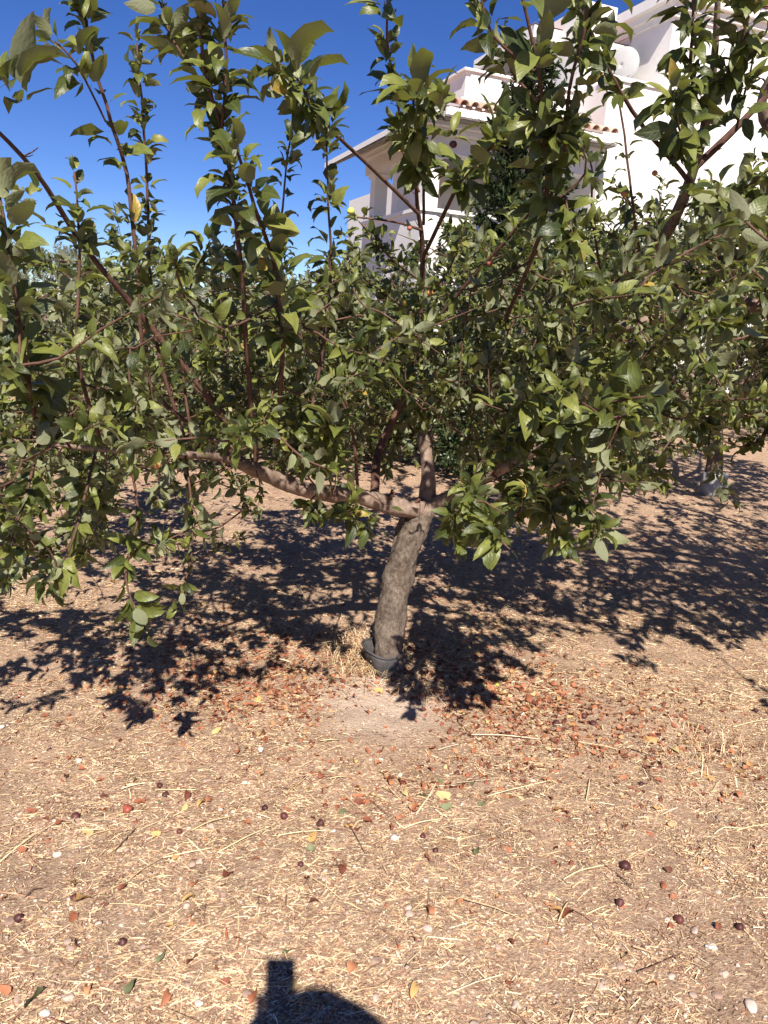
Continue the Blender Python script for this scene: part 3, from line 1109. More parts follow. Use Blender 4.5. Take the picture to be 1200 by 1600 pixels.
def sample(r, n, gen, power=1.5, extra=None):
    out = []
    while len(out) < n:
        P = gen(r, 800)
        oc, x, y, d = occ(P)
        keep = (r.random(len(P)) < oc ** power) & (r.random(len(P)) < np.maximum(shade(P) * 1.3, 0.02)) & ~sun_on_trunk(P)
        if extra is not None:
            keep &= extra(P, x, y, d)
        out += list(P[keep])
    return np.array(out[:n])


def PX(*a):
    return [at(*q) for q in a]


if True:
    # ---- the apple tree in the middle
    tb = ground_at(612, 1042)
    print('trunk base', tb)
    d0 = (tb - CAM) @ FWD
    A = Tree('apple_tree', tb, 'apple tree with a leaning bare trunk and a grey collar at its foot', 'tree', 'apple trees of the orchard', 11)
    trp = [tb + np.array([0.0, 0, -0.08])] + PX((607, 1010, d0), (612, 955, d0), (622, 905, d0), (634, 860, d0 - 0.02), (652, 822, d0 - 0.02), (664, 798, d0 - 0.02))
    A.branch('trunk', trp, [0.076, 0.070, 0.068, 0.068, 0.062, 0.052, 0.046], 'trunk', 40, 0.10, 0.012, rough=0.05)
    # dark second stem behind the fork
    A.branch('branch', PX((612, 905, d0 + 0.05), (624, 860, d0 + 0.08), (634, 815, d0 + 0.1), (652, 790, d0 + 0.08)), [0.03, 0.036, 0.034, 0.03], 'trunk', 12, 0.1, 0.04)
    limb = PX((666, 797, d0 - 0.02), (625, 792, d0 - 0.08), (560, 776, d0 - 0.2), (480, 766, d0 - 0.38), (400, 735, d0 - 0.55), (350, 716, d0 - 0.7), (265, 709, d0 - 0.95), (160, 702, d0 - 1.1), (62, 692, d0 - 1.2))
    A.branch('limb', limb, [0.046, 0.042, 0.036, 0.033, 0.028, 0.016, 0.010, 0.008, 0.005], 'limb', 24, 0.09, 0.015)
    A.branch('limb', PX((668, 796, d0), (668, 765, d0 + 0.01), (669, 735, d0 + 0.02), (662, 680, d0 + 0.03)), [0.038, 0.034, 0.033, 0.031], 'limb', 24, 0.10, 0.015)
    bo_ = link('burl', blob('burl', 0.058, 5, 0.3, (1, 1, 1.15), 18, 14), M['trunk'], A.root)
    bo_.location = tuple(at(662, 800, d0 + 0.005) - tb)
    A.branch('limb', PX((672, 790, d0), (720, 768, d0 - 0.1), (770, 742, d0 - 0.3), (860, 690, d0 - 0.6), (925, 640, d0 - 0.85), (985, 590, d0 - 1.0)), [0.033, 0.027, 0.02, 0.015, 0.011, 0.006], 'limb', 12, 0.07, 0.04)
    # the leader that climbs through the middle of the crown
    lead = PX((585, 772, d0 - 0.1), (592, 705, d0 + 0.1), (622, 640, d0 + 0.1), (650, 560, d0), (658, 470, d0 - 0.15), (660, 380, d0 - 0.35), (652, 320, d0 - 0.5), (648, 230, d0 - 0.75))
    A.branch('branch', lead, [0.021, 0.019, 0.017, 0.014, 0.012, 0.010, 0.008, 0.005], 'twig', 9, 0.06, 0.05)
    A.shoot(PX((655, 335, d0 - 0.48), (560, 242, d0 - 0.8), (500, 182, d0 - 1.1), (470, 128, d0 - 1.35), (440, 100, d0 - 1.45)), 0.010, 0.004, 0.105, 0.62, 0.02, 0.55, True)
    A.shoot(PX((665, 520, d0 - 0.1), (740, 430, d0 - 0.4), (800, 360, d0 - 0.6), (845, 300, d0 - 0.8)), 0.013, 0.005, 0.085, 0.5, 0.03, 0.4, True)
    A.shoot(PX((662, 400, d0 - 0.3), (715, 295, d0 - 0.9), (768, 232, d0 - 1.2), (778, 205, d0 - 1.25)), 0.011, 0.005, 0.10, 0.7, 0.014, 0.5, True)
    A.shoot(PX((660, 360, d0 - 0.4), (625, 350, d0 - 0.5), (560, 343, d0 - 0.6)), 0.008, 0.004, 0.07, 0.3, 0.03, 0.3, True)
    A.shoot(PX((662, 350, d0 - 0.5), (663, 260, d0 - 0.9), (655, 180, d0 - 1.3), (655, 118, d0 - 1.45)), 0.008, 0.003, 0.10, 0.4, 0.016, 0.55, True)
    A.shoot(PX((655, 300, d0 - 0.7), (628, 240, d0 - 0.8), (612, 190, d0 - 0.9)), 0.006, 0.003, 0.07, 0.75, 0.03, 0.3)
    A.shoot(PX((640, 260, d0 - 0.9), (612, 130, d0 - 1.3), (600, 60, d0 - 1.45), (597, -60, d0 - 1.6)), 0.006, 0.0035, 0.085, 0.42, 0.035, 0.5, True)
    A.rosette(at(600, 8, d0 - 1.5), (0, 0, 1), 7, 0.10, 0.6, 1.3)
    A.rosette(at(602, 70, d0 - 1.4), (0, 0, 1), 6, 0.07, 0.4, 1.2)
    for q_, n_, L_, dr in (((705, 215, 2.15), 7, 0.105, 0.6), ((690, 165, 2.1), 5, 0.10, 0.5), ((800, 195, 2.1), 7, 0.115, 0.5), ((760, 265, 2.2), 6, 0.10, 0.7), ((655, 150, 2.0), 7, 0.115, 0.6), ((470, 130, 2.0), 8, 0.125, 0.7), ((440, 110, 1.95), 7, 0.125, 0.6),
                           ((365, 265, 1.85), 8, 0.12, 0.1), ((525, 668, 2.3), 8, 0.10, 0.3), ((740, 775, 2.0), 7, 0.078, 0.5), ((1000, 620, 1.75), 6, 0.09, 0.5)):
        A.rosette(at(*q_), (0, -0.2, 1), n_, L_ * 0.86, dr, 1.2)
    # long shoots on the left
    A.branch('branch', PX((360, 718, d0 - 0.68), (355, 660, d0 - 0.75), (245, 522, d0 - 1.0), (135, 390, d0 - 1.3), (55, 268, d0 - 1.55), (-60, 150, d0 - 1.8)), [0.016, 0.014, 0.0105, 0.008, 0.006, 0.004], 'twig', 8, 0.06, 0.05)
    A.rosette(at(10, 130, d0 - 1.75), (-.3, -.2, 1), 9, 0.115, 0.5, 1.2)
    A.rosette(at(30, 160, d0 - 1.7), (-.3, -.2, 1), 6, 0.11, 0.6, 1.3)
    A.rosette(at(62, 300, d0 - 1.6), (0, 0, 1), 4, 0.075, 0.9, 1.3)
    A.rosette(at(130, 395, d0 - 1.35), (0, 0, 1), 9, 0.08, 0.3, 1.1)
    for a in (
        # pts, r0, r1, leaf, a0, spacing, droop
        (((330, 690, 2.7), (235, 600, 2.5), (212, 420, 2.3), (190, 270, 2.2), (165, 190, 2.1), (128, 60, 2.0), (112, -50, 1.9)), 0.010, 0.004, 0.088, 0.52, 0.026, 0.4),
        (((290, 690, 2.75), (250, 560, 2.6), (236, 440, 2.5), (230, 300, 2.4), (222, 180, 2.3), (214, 60, 2.2)), 0.009, 0.003, 0.066, 0.42, 0.016, 0.3),
        (((165, 190, 2.1), (120, 100, 1.95), (85, 60, 1.9)), 0.004, 0.003, 0.095, 0.45, 0.03, 0.5),
        (((400, 720, 2.6), (385, 560, 2.35), (372, 400, 2.1), (345, 220, 1.95), (316, 100, 1.85), (300, -50, 1.8)), 0.011, 0.004, 0.09, 0.45, 0.020, 0.35),
        (((345, 220, 1.95), (352, 120, 1.85), (350, 20, 1.8), (345, -60, 1.75)), 0.006, 0.003, 0.095, 0.2, 0.018, 0.35),
        (((316, 130, 1.87), (270, 60, 1.85), (255, 0, 1.85)), 0.004, 0.003, 0.085, 0.3, 0.022, 0.3),
        (((430, 690, 2.5), (440, 560, 2.2), (430, 440, 2.0), (395, 330, 1.85), (372, 250, 1.75)), 0.010, 0.004, 0.105, 0.45, 0.016, 0.25),
        (((470, 720, 2.7), (500, 560, 2.6), (512, 430, 2.5), (507, 330, 2.4), (495, 210, 2.3)), 0.009, 0.003, 0.075, 0.5, 0.024, 0.35),
        (((160, 700, 2.3), (120, 560, 2.15), (122, 430, 2.1), (118, 340, 2.05), (112, 270, 2.0)), 0.008, 0.003, 0.075, 0.45, 0.02, 0.35),
        (((62, 690, 2.2), (35, 560, 1.8), (18, 450, 1.65), (8, 380, 1.6), (-5, 300, 1.6)), 0.008, 0.004, 0.10, 0.4, 0.018, 0.3),
        (((560, 770, 3.2), (540, 640, 3.0), (430, 460, 2.7), (440, 330, 2.5), (455, 230, 2.4)), 0.009, 0.003, 0.07, 0.6, 0.024, 0.35),
        (((300, 690, 2.8), (285, 560, 2.7), (300, 450, 2.6), (330, 380, 2.5)), 0.007, 0.003, 0.07, 0.3, 0.02, 0.3),
        # lower left
        (((265, 710, 2.45), (205, 690, 2.35), (180, 650, 2.3)), 0.006, 0.003, 0.08, 0.5, 0.025, 0.3),
        (((110, 700, 2.25), (85, 660, 2.1), (55, 620, 2.0)), 0.006, 0.003, 0.09, 0.3, 0.02, 0.3),
        (((200, 705, 2.35), (215, 800, 2.25), (195, 900, 2.15), (225, 985, 2.1)), 0.006, 0.0025, 0.075, 0.35, 0.022, 0.4),
        (((150, 703, 2.3), (130, 790, 2.1), (110, 860, 2.0), (70, 900, 1.95)), 0.006, 0.0025, 0.085, 0.3, 0.02, 0.4),
        (((290, 712, 2.55), (300, 800, 2.5), (295, 880, 2.45), (275, 935, 2.4)), 0.006, 0.002, 0.06, 0.3, 0.022, 0.4),
        (((300, 880, 2.45), (340, 855, 2.45), (372, 838, 2.45)), 0.003, 0.0015, 0.04, 0.3, 0.03, 0.3),
        (((62, 692, 2.2), (40, 780, 2.1), (15, 850, 2.0)), 0.006, 0.0025, 0.08, 0.2, 0.018, 0.4),
        (((400, 735, 2.85), (408, 770, 2.8), (400, 800, 2.8)), 0.003, 0.0015, 0.045, 0.3, 0.025, 0.5),
        # hanging clusters in the middle
        (((520, 775, 3.1), (510, 710, 2.6), (520, 670, 2.4)), 0.006, 0.003, 0.085, 0.55, 0.012, 0.4),
        (((500, 768, 3.05), (470, 730, 2.7), (460, 700, 2.6)), 0.005, 0.003, 0.07, 0.4, 0.018, 0.4),
        (((560, 778, 3.2), (545, 795, 2.9), (560, 815, 2.7), (590, 822, 2.65)), 0.005, 0.002, 0.075, 0.3, 0.014, 0.5),
        (((500, 768, 3.05), (480, 790, 2.8), (500, 805, 2.7)), 0.005, 0.002, 0.07, 0.3, 0.016, 0.5),
        # right lower clusters
        (((770, 742, 3.1), (800, 760, 2.8), (850, 790, 2.3), (885, 850, 2.1)), 0.007, 0.0025, 0.08, 0.25, 0.013, 0.5),
        (((800, 725, 2.9), (860, 750, 2.5), (915, 790, 2.2), (930, 830, 2.15)), 0.006, 0.0025, 0.08, 0.25, 0.013, 0.5),
        (((720, 768, 3.2), (725, 780, 2.5), (735, 775, 2.05)), 0.006, 0.003, 0.075, 0.5, 0.016, 0.4),
        (((720, 768, 3.2), (745, 800, 2.4), (765, 835, 2.0), (790, 860, 1.95)), 0.006, 0.0025, 0.075, 0.25, 0.012, 0.5),
        (((720, 770, 3.2), (712, 800, 2.5), (720, 840, 2.2)), 0.005, 0.0025, 0.075, 0.35, 0.016, 0.5),
        (((860, 690, 2.75), (900, 640, 2.0), (960, 615, 1.8), (1010, 605, 1.7)), 0.008, 0.003, 0.095, 0.35, 0.024, 0.35),
        (((860, 690, 2.75), (850, 640, 2.3), (820, 625, 2.1)), 0.006, 0.003, 0.095, 0.35, 0.014, 0.4),
        (((925, 640, 2.5), (960, 650, 1.8), (985, 640, 1.7)), 0.006, 0.003, 0.095, 0.4, 0.026, 0.55),
        (((830, 700, 2.85), (840, 660, 2.6), (855, 610, 2.5), (860, 590, 2.5)), 0.007, 0.004, 0.07, 0.8, 0.03, 0.3),
        (((770, 742, 3.1), (800, 690, 2.7), (830, 660, 2.4)), 0.006, 0.003, 0.09, 0.4, 0.014, 0.4),
        # upper right shoots
        (((790, 500, 2.9), (850, 340, 2.3), (845, 220, 2.0), (833, 100, 1.85), (800, -30, 1.75)), 0.010, 0.004, 0.10, 0.5, 0.015, 0.45),
        (((850, 340, 2.3), (880, 240, 2.05), (885, 140, 1.9), (905, 50, 1.8), (912, -40, 1.75)), 0.007, 0.004, 0.10, 0.35, 0.016, 0.5),
        (((833, 110, 1.85), (770, 60, 1.75), (755, 10, 1.7)), 0.005, 0.003, 0.10, 0.4, 0.025, 0.5),
        (((840, 160, 1.9), (800, 110, 1.9), (790, 70, 1.9)), 0.005, 0.003, 0.09, 0.3, 0.02, 0.5),
        (((845, 330, 2.3), (915, 270, 2.2), (900, 200, 2.1)), 0.005, 0.003, 0.085, 0.5, 0.022, 0.6),
        (((845, 300, 2.3), (880, 300, 2.2), (890, 370, 2.0)), 0.005, 0.003, 0.10, 0.6, 0.03, 0.8),
    ):
        A.shoot(PX(*a[0]), a[1], a[2], a[3], a[4], a[5], a[6], a[1] >= 0.007)

    show = np.concatenate([smooth_path(q_, np.ones(len(q_)), 0.02)[0] for q_ in (limb[:2], limb[3:5], PX((245, 522, d0 - 1.0), (200, 470, d0 - 1.1)), PX((668, 760, d0), (662, 680, d0)))])
    SHOW = list(show[::2])
    SX, SY, SD = project(show)
    r0_ = np.random.default_rng(5)

    def near_limb(x, y, d, q_):
        """leaf shoots mostly spring from the far and upper sides of the old limbs and leave their bark bare"""
        k_ = np.argmin((x[:, None] - SX[None]) ** 2 + (y[:, None] - SY[None]) ** 2, axis=1)
        return (np.hypot(x - SX[k_], y - SY[k_]) < 24) & (d < SD[k_] + 0.05) & (q_ < 0.8)

    def genA(r, n):
        x = r.uniform(-2.2, 1.35, n); y = r.uniform(1.55, 5.2, n); z = r.uniform(0.35, 2.5, n)
        return np.stack([x, y, z], -1)

    def exA(P, x, y, d):
        rr = np.hypot((P[:, 0] - tb[0]) / 2.3, (P[:, 1] - tb[1]) / 1.95)
        lowlim = 0.95 - 0.35 * np.clip(-P[:, 0] / 1.5, 0, 1)
        ok = (rr < 1) & (P[:, 2] > lowlim) & (P[:, 2] < 1.55 + 0.9 * rr)
        ok &= (y > np.where(x < 190, 450, np.where(x < 640, 395, 345))) | (rr < 0.25)
        ok &= (y < 870) & ~((x > 690) & (y > 800)) & ~near_limb(x, y, d, r0_.random(len(x)))
        ok &= ~((d < 2.1) & (x > 430) & (x < 780))
        ok &= ~((x > 560) & (x < 720) & (y > 640) & (d < d0 + 0.3))
        return ok
    def genA2(r, n):
        return np.stack([r.uniform(-1.9, 1.3, n), r.uniform(3.5, 5.5, n), r.uniform(0.85, 2.2, n)], -1)
    A.fill(sample(A.r, 300, genA2, 1.6, lambda P, x, y, d: (y > np.where(x < 640, 400, 345)) & (y < 760) & (P[:, 2] > 0.9)), 0.075, 17, 0.003)
    A.shoot(PX((657, 440, d0 - 0.2), (605, 400, d0 - 0.4), (562, 350, d0 - 0.5)), 0.007, 0.003, 0.07, 0.25, 0.02, 0.3)
    A.shoot(PX((655, 500, d0 - 0.1), (590, 450, d0 - 0.3), (548, 420, d0 - 0.4)), 0.007, 0.003, 0.07, 0.25, 0.02, 0.3)
    A.shoot(PX((655, 480, d0 - 0.1), (700, 420, d0 - 0.3), (720, 350, d0 - 0.4)), 0.007, 0.003, 0.07, 0.25, 0.02, 0.3)
    A.fill(sample(A.r, 740, genA, 1.6, exA), 0.060, 19, 0.0028)
    for f in ((245, 727, 2.4, 0.012, 'orange_fruit'), (640, 357, 2.9, 0.010, 'red_fruit'), (672, 458, 3.1, 0.013, 'orange_fruit'), (765, 412, 2.8, 0.011, 'red_fruit'), (222, 518, 2.5, 0.010, 'red_fruit'),
              (708, 225, 2.15, 0.011, 'dark_fruit'), (548, 330, 2.4, 0.013, 'green_fruit'), (935, 290, 2.4, 0.010, 'orange_fruit')):
        A.fruit(*f)
    A.finish(300, sunny=True)

    # ---- its neighbour in the row on the right, trunk outside the frame
    nb = np.array([3.9, 4.5, float(gz(3.9, 4.5))])
    B = Tree('apple_tree', nb, 'apple tree reaching in from the right edge with dark bent limbs', 'tree', 'apple trees of the orchard', 23)
    B.branch('trunk', [nb + (0, 0, -0.08), nb + (-0.03, 0, 0.4), nb + (-0.12, -0.03, 0.85)], [0.09, 0.075, 0.07], 'trunk', 14, 0.1, 0.05)
    tp = nb + np.array([-0.12, -0.03, 0.82])
    p1, p2, p3 = at(1190, 482, 3.7), at(1050, 492, 3.5), at(930, 522, 3.4)
    B.branch('limb', [tp, tp * 0.4 + p1 * 0.6 + (0, 0, 0.05), p1, p2, p3, at(880, 515, 3.3)], [0.055, 0.045, 0.032, 0.028, 0.024, 0.016], 'limb', 12, 0.07, 0.05)
    B.branch('limb', [p3, at(950, 450, 3.2), at(1035, 372, 3.0), at(1085, 260, 2.7), at(1112, 130, 2.45), at(1125, -60, 2.2)], [0.03, 0.03, 0.024, 0.018, 0.012, 0.007], 'limb', 12, 0.07, 0.05)
    B.branch('limb', [tp, nb + (-0.5, -0.7, 1.5), at(1240, 250, 2.9), at(1230, 60, 2.6)], [0.05, 0.035, 0.022, 0.012], 'limb', 10, 0.07, 0.05)
    B.branch('limb', [tp, nb + (0.5, 0.3, 1.6), nb + (1.0, 0.5, 2.3)], [0.05, 0.035, 0.015], 'limb', 10, 0.07, 0.06)
    B.branch('limb', [tp, nb + (-0.5, 0.8, 1.3), nb + (-1.3, 1.3, 1.9)], [0.05, 0.03, 0.012], 'limb', 10, 0.07, 0.06)
    B.branch('branch', [at(1085, 262, 2.7), at(1140, 210, 2.65), at(1200, 148, 2.6), at(1260, 90, 2.6)], [0.014, 0.012, 0.01, 0.006], 'twig', 8, 0.06, 0.05)
    B.branch('branch', [at(1150, 490, 3.6), at(1050, 540, 3.4), at(1085, 470, 3.3), at(1140, 400, 3.2)][1:], [0.014, 0.012, 0.008], 'limb', 8, 0.06, 0.05)
    for a in (
        (((1085, 300, 2.75), (1068, 272, 2.6), (1000, 185, 2.4), (950, 100, 2.2), (915, 20, 2.05)), 0.012, 0.005, 0.095, 0.68, 0.018, 0.6),
        (((1000, 400, 3.0), (985, 300, 2.8), (970, 190, 2.7), (962, 145, 2.65)), 0.007, 0.004, 0.06, 0.1, 0.05, 0.4),
        (((940, 440, 3.2), (925, 330, 2.9), (925, 260, 2.7), (900, 200, 2.5)), 0.007, 0.003, 0.085, 0.5, 0.024, 0.6),
        (((1100, 200, 2.55), (1080, 120, 2.3), (1085, 40, 2.15), (1080, -40, 2.1)), 0.008, 0.004, 0.10, 0.25, 0.014, 0.5),
        (((1112, 150, 2.5), (1150, 90, 2.3), (1165, 20, 2.2), (1160, -50, 2.1)), 0.008, 0.004, 0.10, 0.2, 0.013, 0.5),
        (((1150, 205, 2.6), (1165, 130, 2.4), (1180, 60, 2.3)), 0.006, 0.003, 0.095, 0.2, 0.015, 0.5),
        (((1085, 250, 2.7), (1060, 190, 2.3), (1060, 140, 2.15)), 0.006, 0.003, 0.11, 0.3, 0.02, 0.8),
        (((1060, 330, 2.9), (1110, 300, 2.6), (1160, 290, 2.3), (1200, 260, 2.2)), 0.006, 0.003, 0.10, 0.3, 0.02, 0.4),
        (((1040, 370, 3.0), (990, 330, 2.9), (960, 290, 2.8)), 0.006, 0.003, 0.07, 0.2, 0.02, 0.4),
        (((1000, 400, 3.1), (960, 370, 3.0), (930, 350, 2.9)), 0.006, 0.003, 0.07, 0.2, 0.02, 0.4),
        (((1110, 488, 3.55), (1090, 430, 3.2), (1080, 400, 3.0)), 0.006, 0.003, 0.08, 0.3, 0.02, 0.4),
        (((1190, 482, 3.7), (1180, 420, 3.3), (1170, 350, 3.0)), 0.007, 0.003, 0.08, 0.3, 0.02, 0.4),
        (((1260, 560, 3.6), (1200, 640, 3.3), (1110, 650, 3.1), (1060, 670, 3.0)), 0.009, 0.003, 0.075, 0.3, 0.022, 0.4),
        (((1260, 600, 3.6), (1180, 690, 3.3), (1130, 690, 3.2), (1090, 680, 3.1)), 0.007, 0.003, 0.075, 0.3, 0.022, 0.4),
    ):
        B.shoot(PX(*a[0]), a[1], a[2], a[3], a[4], a[5], a[6], a[1] >= 0.007)

    B.shoot([nb + (-0.5, -0.7, 1.5), at(1450, 560, 2.6), at(1395, 615, 2.2)], 0.008, 0.003, 0.09, 0.75, 0.014, 0.3)

    def genB(r, n):
        x = r.uniform(0.85, 5.2, n); y = r.uniform(1.9, 6.5, n); z = r.uniform(0.8, 3.0, n)
        return np.stack([x, y, z], -1)

    def exB(P, x, y, d):
        rr = np.hypot((P[:, 0] - nb[0]) / 2.9, (P[:, 1] - nb[1]) / 2.5)
        return (rr < 1) & (P[:, 2] < 2.1 + 0.9 * rr) & (P[:, 2] > 0.95) & ((y > 350) | (x > 1190)) & ~((x > 830) & (x < 1215) & (y > 660) & (r0_.random(len(x)) < 0.93))
    def genB2(r, n):
        return np.stack([r.uniform(1.3, 3.8, n), r.uniform(1.6, 3.8, n), r.uniform(1.25, 2.6, n)], -1)
    B.fill(sample(B.r, 330, genB2, 0.5, lambda P, x, y, d: (x > 1215) & (P[:, 1] > 1.2 + 0.35 * P[:, 2])), 0.07, 15, 0.003)
    B.fill(sample(B.r, 800, genB, 1.5, exB), 0.062, 17, 0.0028)
    for f in ((975, 303, 2.75, 0.012, 'orange_fruit'), (940, 287, 2.75, 0.010, 'dark_fruit'), (1023, 270, 2.6, 0.010, 'orange_fruit'), (962, 396, 3.0, 0.012, 'orange_fruit'), (1195, 290, 2.3, 0.012, 'red_fruit'), (1053, 398, 3.0, 0.010, 'orange_fruit')):
        B.fruit(*f)
    B.finish(300)

    # ---- its neighbour on the left
    nc = np.array([-3.6, 4.2, float(gz(-3.6, 4.2))])
    Ct = Tree('apple_tree', nc, 'apple tree showing only leafy branch ends at the left edge', 'tree', 'apple trees of the orchard', 31)
    Ct.branch('trunk', [nc + (0, 0, -0.08), nc + (0.03, 0, 0.4), nc + (0.1, -0.03, 0.8)], [0.09, 0.075, 0.068], 'trunk', 14, 0.1, 0.05)
    for dx, dy, dz in ((1.3, -0.4, 0.9), (0.9, 0.9, 1.1), (-1.0, 0.5, 1.0), (-0.6, -1.0, 1.1), (0.5, -1.1, 1.2), (0.2, 0.3, 1.5)):
        b0 = nc + np.array([0.1, -0.03, 0.76])
        e = np.array([dx, dy, dz])
        Ct.branch('limb', [b0, b0 + e * (0.5, 0.5, 0.3), b0 + e], [0.045, 0.028, 0.01], 'limb', 9, 0.07, 0.06)

    def genC(r, n):
        return np.stack([r.uniform(-5.5, -1.5, n), r.uniform(2.3, 6.2, n), r.uniform(0.7, 2.5, n)], -1)

    def exC(P, x, y, d):
        rr = np.hypot((P[:, 0] - nc[0]) / 2.1, (P[:, 1] - nc[1]) / 2.0)
        return (rr < 1) & (P[:, 2] < 1.6 + 0.7 * rr) & (P[:, 2] > 0.85) & ((y > 520) | (x < -20))
    Ct.fill(sample(Ct.r, 380, genC, 1.3, exC), 0.068, 15, 0.003)
    Ct.finish(300)

    # ---- second row and beyond
    def orchard_tree(x, y, h, rad, label, seed, n=330, hero=300, group='apple trees of the orchard', low=0.5, L=0.075, skirt=0.0, nl=13):
        b0 = np.array([x, y, float(gz(x, y))])
        T = Tree('apple_tree', b0, label, 'tree', group, seed)
        r = T.r
        lean = r.normal(0, 0.06, 2)
        fk = b0 + np.array([lean[0], lean[1], 0.7])
        T.branch('trunk', [b0 - (0, 0, 0.08), b0 + (lean[0] * 0.4, lean[1] * 0.4, 0.35), fk], [0.095, 0.08, 0.07], 'trunk', 12, 0.1, 0.06)
        for k in range(7):
            a = k * 0.9 + r.normal(0, 0.2)
            e = np.array([math.cos(a) * rad * 0.62, math.sin(a) * rad * 0.62, (h - 0.8) * r.uniform(0.55, 0.85)])
            T.branch('limb', [fk - (0, 0, 0.03), fk + e * (0.5, 0.5, 0.35), fk + e], [0.045, 0.03, 0.009], 'limb', 7, 0.06, 0.09)
        out = []
        while len(out) < n:
            q = r.normal(size=3); q /= np.linalg.norm(q)
            q *= r.uniform(0.3, 1.0) ** 0.4
            z = low + (h - low) * (0.5 + 0.5 * q[2])
            wid = rad * (0.75 + 0.35 * vn(np.array(math.atan2(q[1], q[0]) * 1.3 + 9), np.array(z * 1.7), seed))
            hd = math.hypot(q[0], q[1]) + 0.001
            rr = wid * (hd ** 0.7)
            out.append((x + q[0] / hd * rr, y + q[1] / hd * rr, b0[2] + z))
        T.fill(np.array(out), L, nl, 0.0032, up=0.5)
        T.finish(hero, LO, ('leaf_far', 'leaf_far_cool')[seed % 2])
        return T
    T2b = ground_at(1112, 772)
    print('T2', T2b)
    R2 = orchard_tree(T2b[0], T2b[1], 2.9, 1.75, 'apple tree with a pale wrapped trunk foot back on the right', 41, 640, low=0.8)
    orchard_tree(-3.0, 7.9, 1.55, 2.1, 'broad low apple tree of the second row behind the left limb', 42, 720, low=0.02)
    orchard_tree(-0.75, 8.3, 1.85, 1.6, 'apple tree of the second row between the left limb and the leader', 50, 640, low=0.02)
    orchard_tree(0.75, 8.7, 2.3, 1.35, 'apple tree of the second row right behind the leader', 43, 620, low=0.05)
    orchard_tree(-6.8, 8.3, 1.5, 2.0, 'low apple tree of the second row at the far left', 44, 420, 200, low=0.2)
    orchard_tree(2.3, 12.3, 3.0, 1.8, 'tall apple tree in front of the white house wall', 45, 560, 200, low=0.1)
    orchard_tree(4.9, 12.2, 3.3, 1.9, 'apple tree in front of the house near the right edge', 46, 600, 200, low=0.1)
    orchard_tree(7.4, 11.6, 3.2, 2.1, 'apple tree at the right edge of the back row', 47, 420, 100, low=0.2)
    orchard_tree(-1.3, 12.6, 1.6, 1.7, 'small apple tree of the back row left of the house', 48, 400, 100, low=0.15)
    orchard_tree(-4.8, 12.8, 1.45, 2.2, 'apple tree of the back row before the olive trees', 49, 420, 100, low=0.15)

    def bush(x, y, h, rad, label, seed, n=520):
        b0 = np.array([x, y, float(gz(x, y))])
        T = Tree('shrub', b0, label, 'shrub', None, seed)
        r = T.r
        for k in range(7):
            a = k * 0.9
            T.branch('stem', [b0 - (0, 0, 0.05), b0 + (math.cos(a) * rad * 0.25, math.sin(a) * rad * 0.25, h * 0.4), b0 + (math.cos(a) * rad * 0.5, math.sin(a) * rad * 0.5, h * 0.8)], [0.02, 0.014, 0.006], 'grey_bark', 6, 0.05, 0.1)
        out = []
        for _ in range(n):
            q = r.normal(size=3); q /= np.linalg.norm(q)
            q *= r.uniform(0.5, 1.0) ** 0.4
            k = 0.8 + 0.4 * vn(np.array(q[0] * 2 + 5), np.array(q[2] * 2 + q[1] * 2 + 7), seed)
            out.append((x + q[0] * rad * k, y + q[1] * rad * k, b0[2] + h * (0.5 + 0.5 * q[2] * k)))
        T.fill(np.array(out), 0.05, 14, 0.002, up=0.4, droop=0.1)
        T.finish(120, RND, 'leaf_bush', 'grey_bark')
    g_ = at(745, 660, 9.6)
    bush(0.98, 7.75, 1.35, 0.52, 'dark small leaved evergreen shrub right of the cut stub', 51)
    bush(3.1, 13.6, 1.9, 0.9, 'dark shrub at the foot of the house behind the wrapped trunk', 52, 380)
    bush(5.6, 14.2, 2.0, 1.0, 'rounded dark shrub by the house wall at the right edge', 53, 380)

    # ---- conifer in front of the house
    cb = at(795, 600, 10.6)
    cb = np.array([cb[0], cb[1], float(gz(cb[0], cb[1]))])
    K = Tree('conifer', cb, 'dark slender conifer rising in front of the white house wall', 'tree', None, 61)
    ct = at(838, 80, 10.6)
    hgt = ct[2] - cb[2]
    K.branch('trunk', [cb - (0, 0, 0.1), cb + (ct - cb) * 0.5, ct], [0.11, 0.07, 0.012], 'grey_bark', 9, 0.06, 0.15)
    for k in range(420):
        t = K.r.uniform(0.06, 1.0) ** 0.85
        wd = 1.05 * (1 - t) ** 0.6 * K.r.uniform(0.55, 1.1) + 0.08
        a = k * 2.4 + K.r.normal() * 0.3
        b0 = cb + (ct - cb) * t
        e = np.array([math.cos(a) * wd, math.sin(a) * wd, wd * K.r.uniform(0.15, 0.8)])
        P, r_ = smooth_path([b0, b0 + e * (0.5, 0.5, 0.3), b0 + e], [0.012, 0.007, 0.003], 0.07)
        K.tw.append((P, r_, 4))
        K.leaves_along(P, 0.15, 0.013, 0.10, 0.0, True, 0.7)
    K.finish(0, SPR, 'leaf_conifer', 'grey_bark')

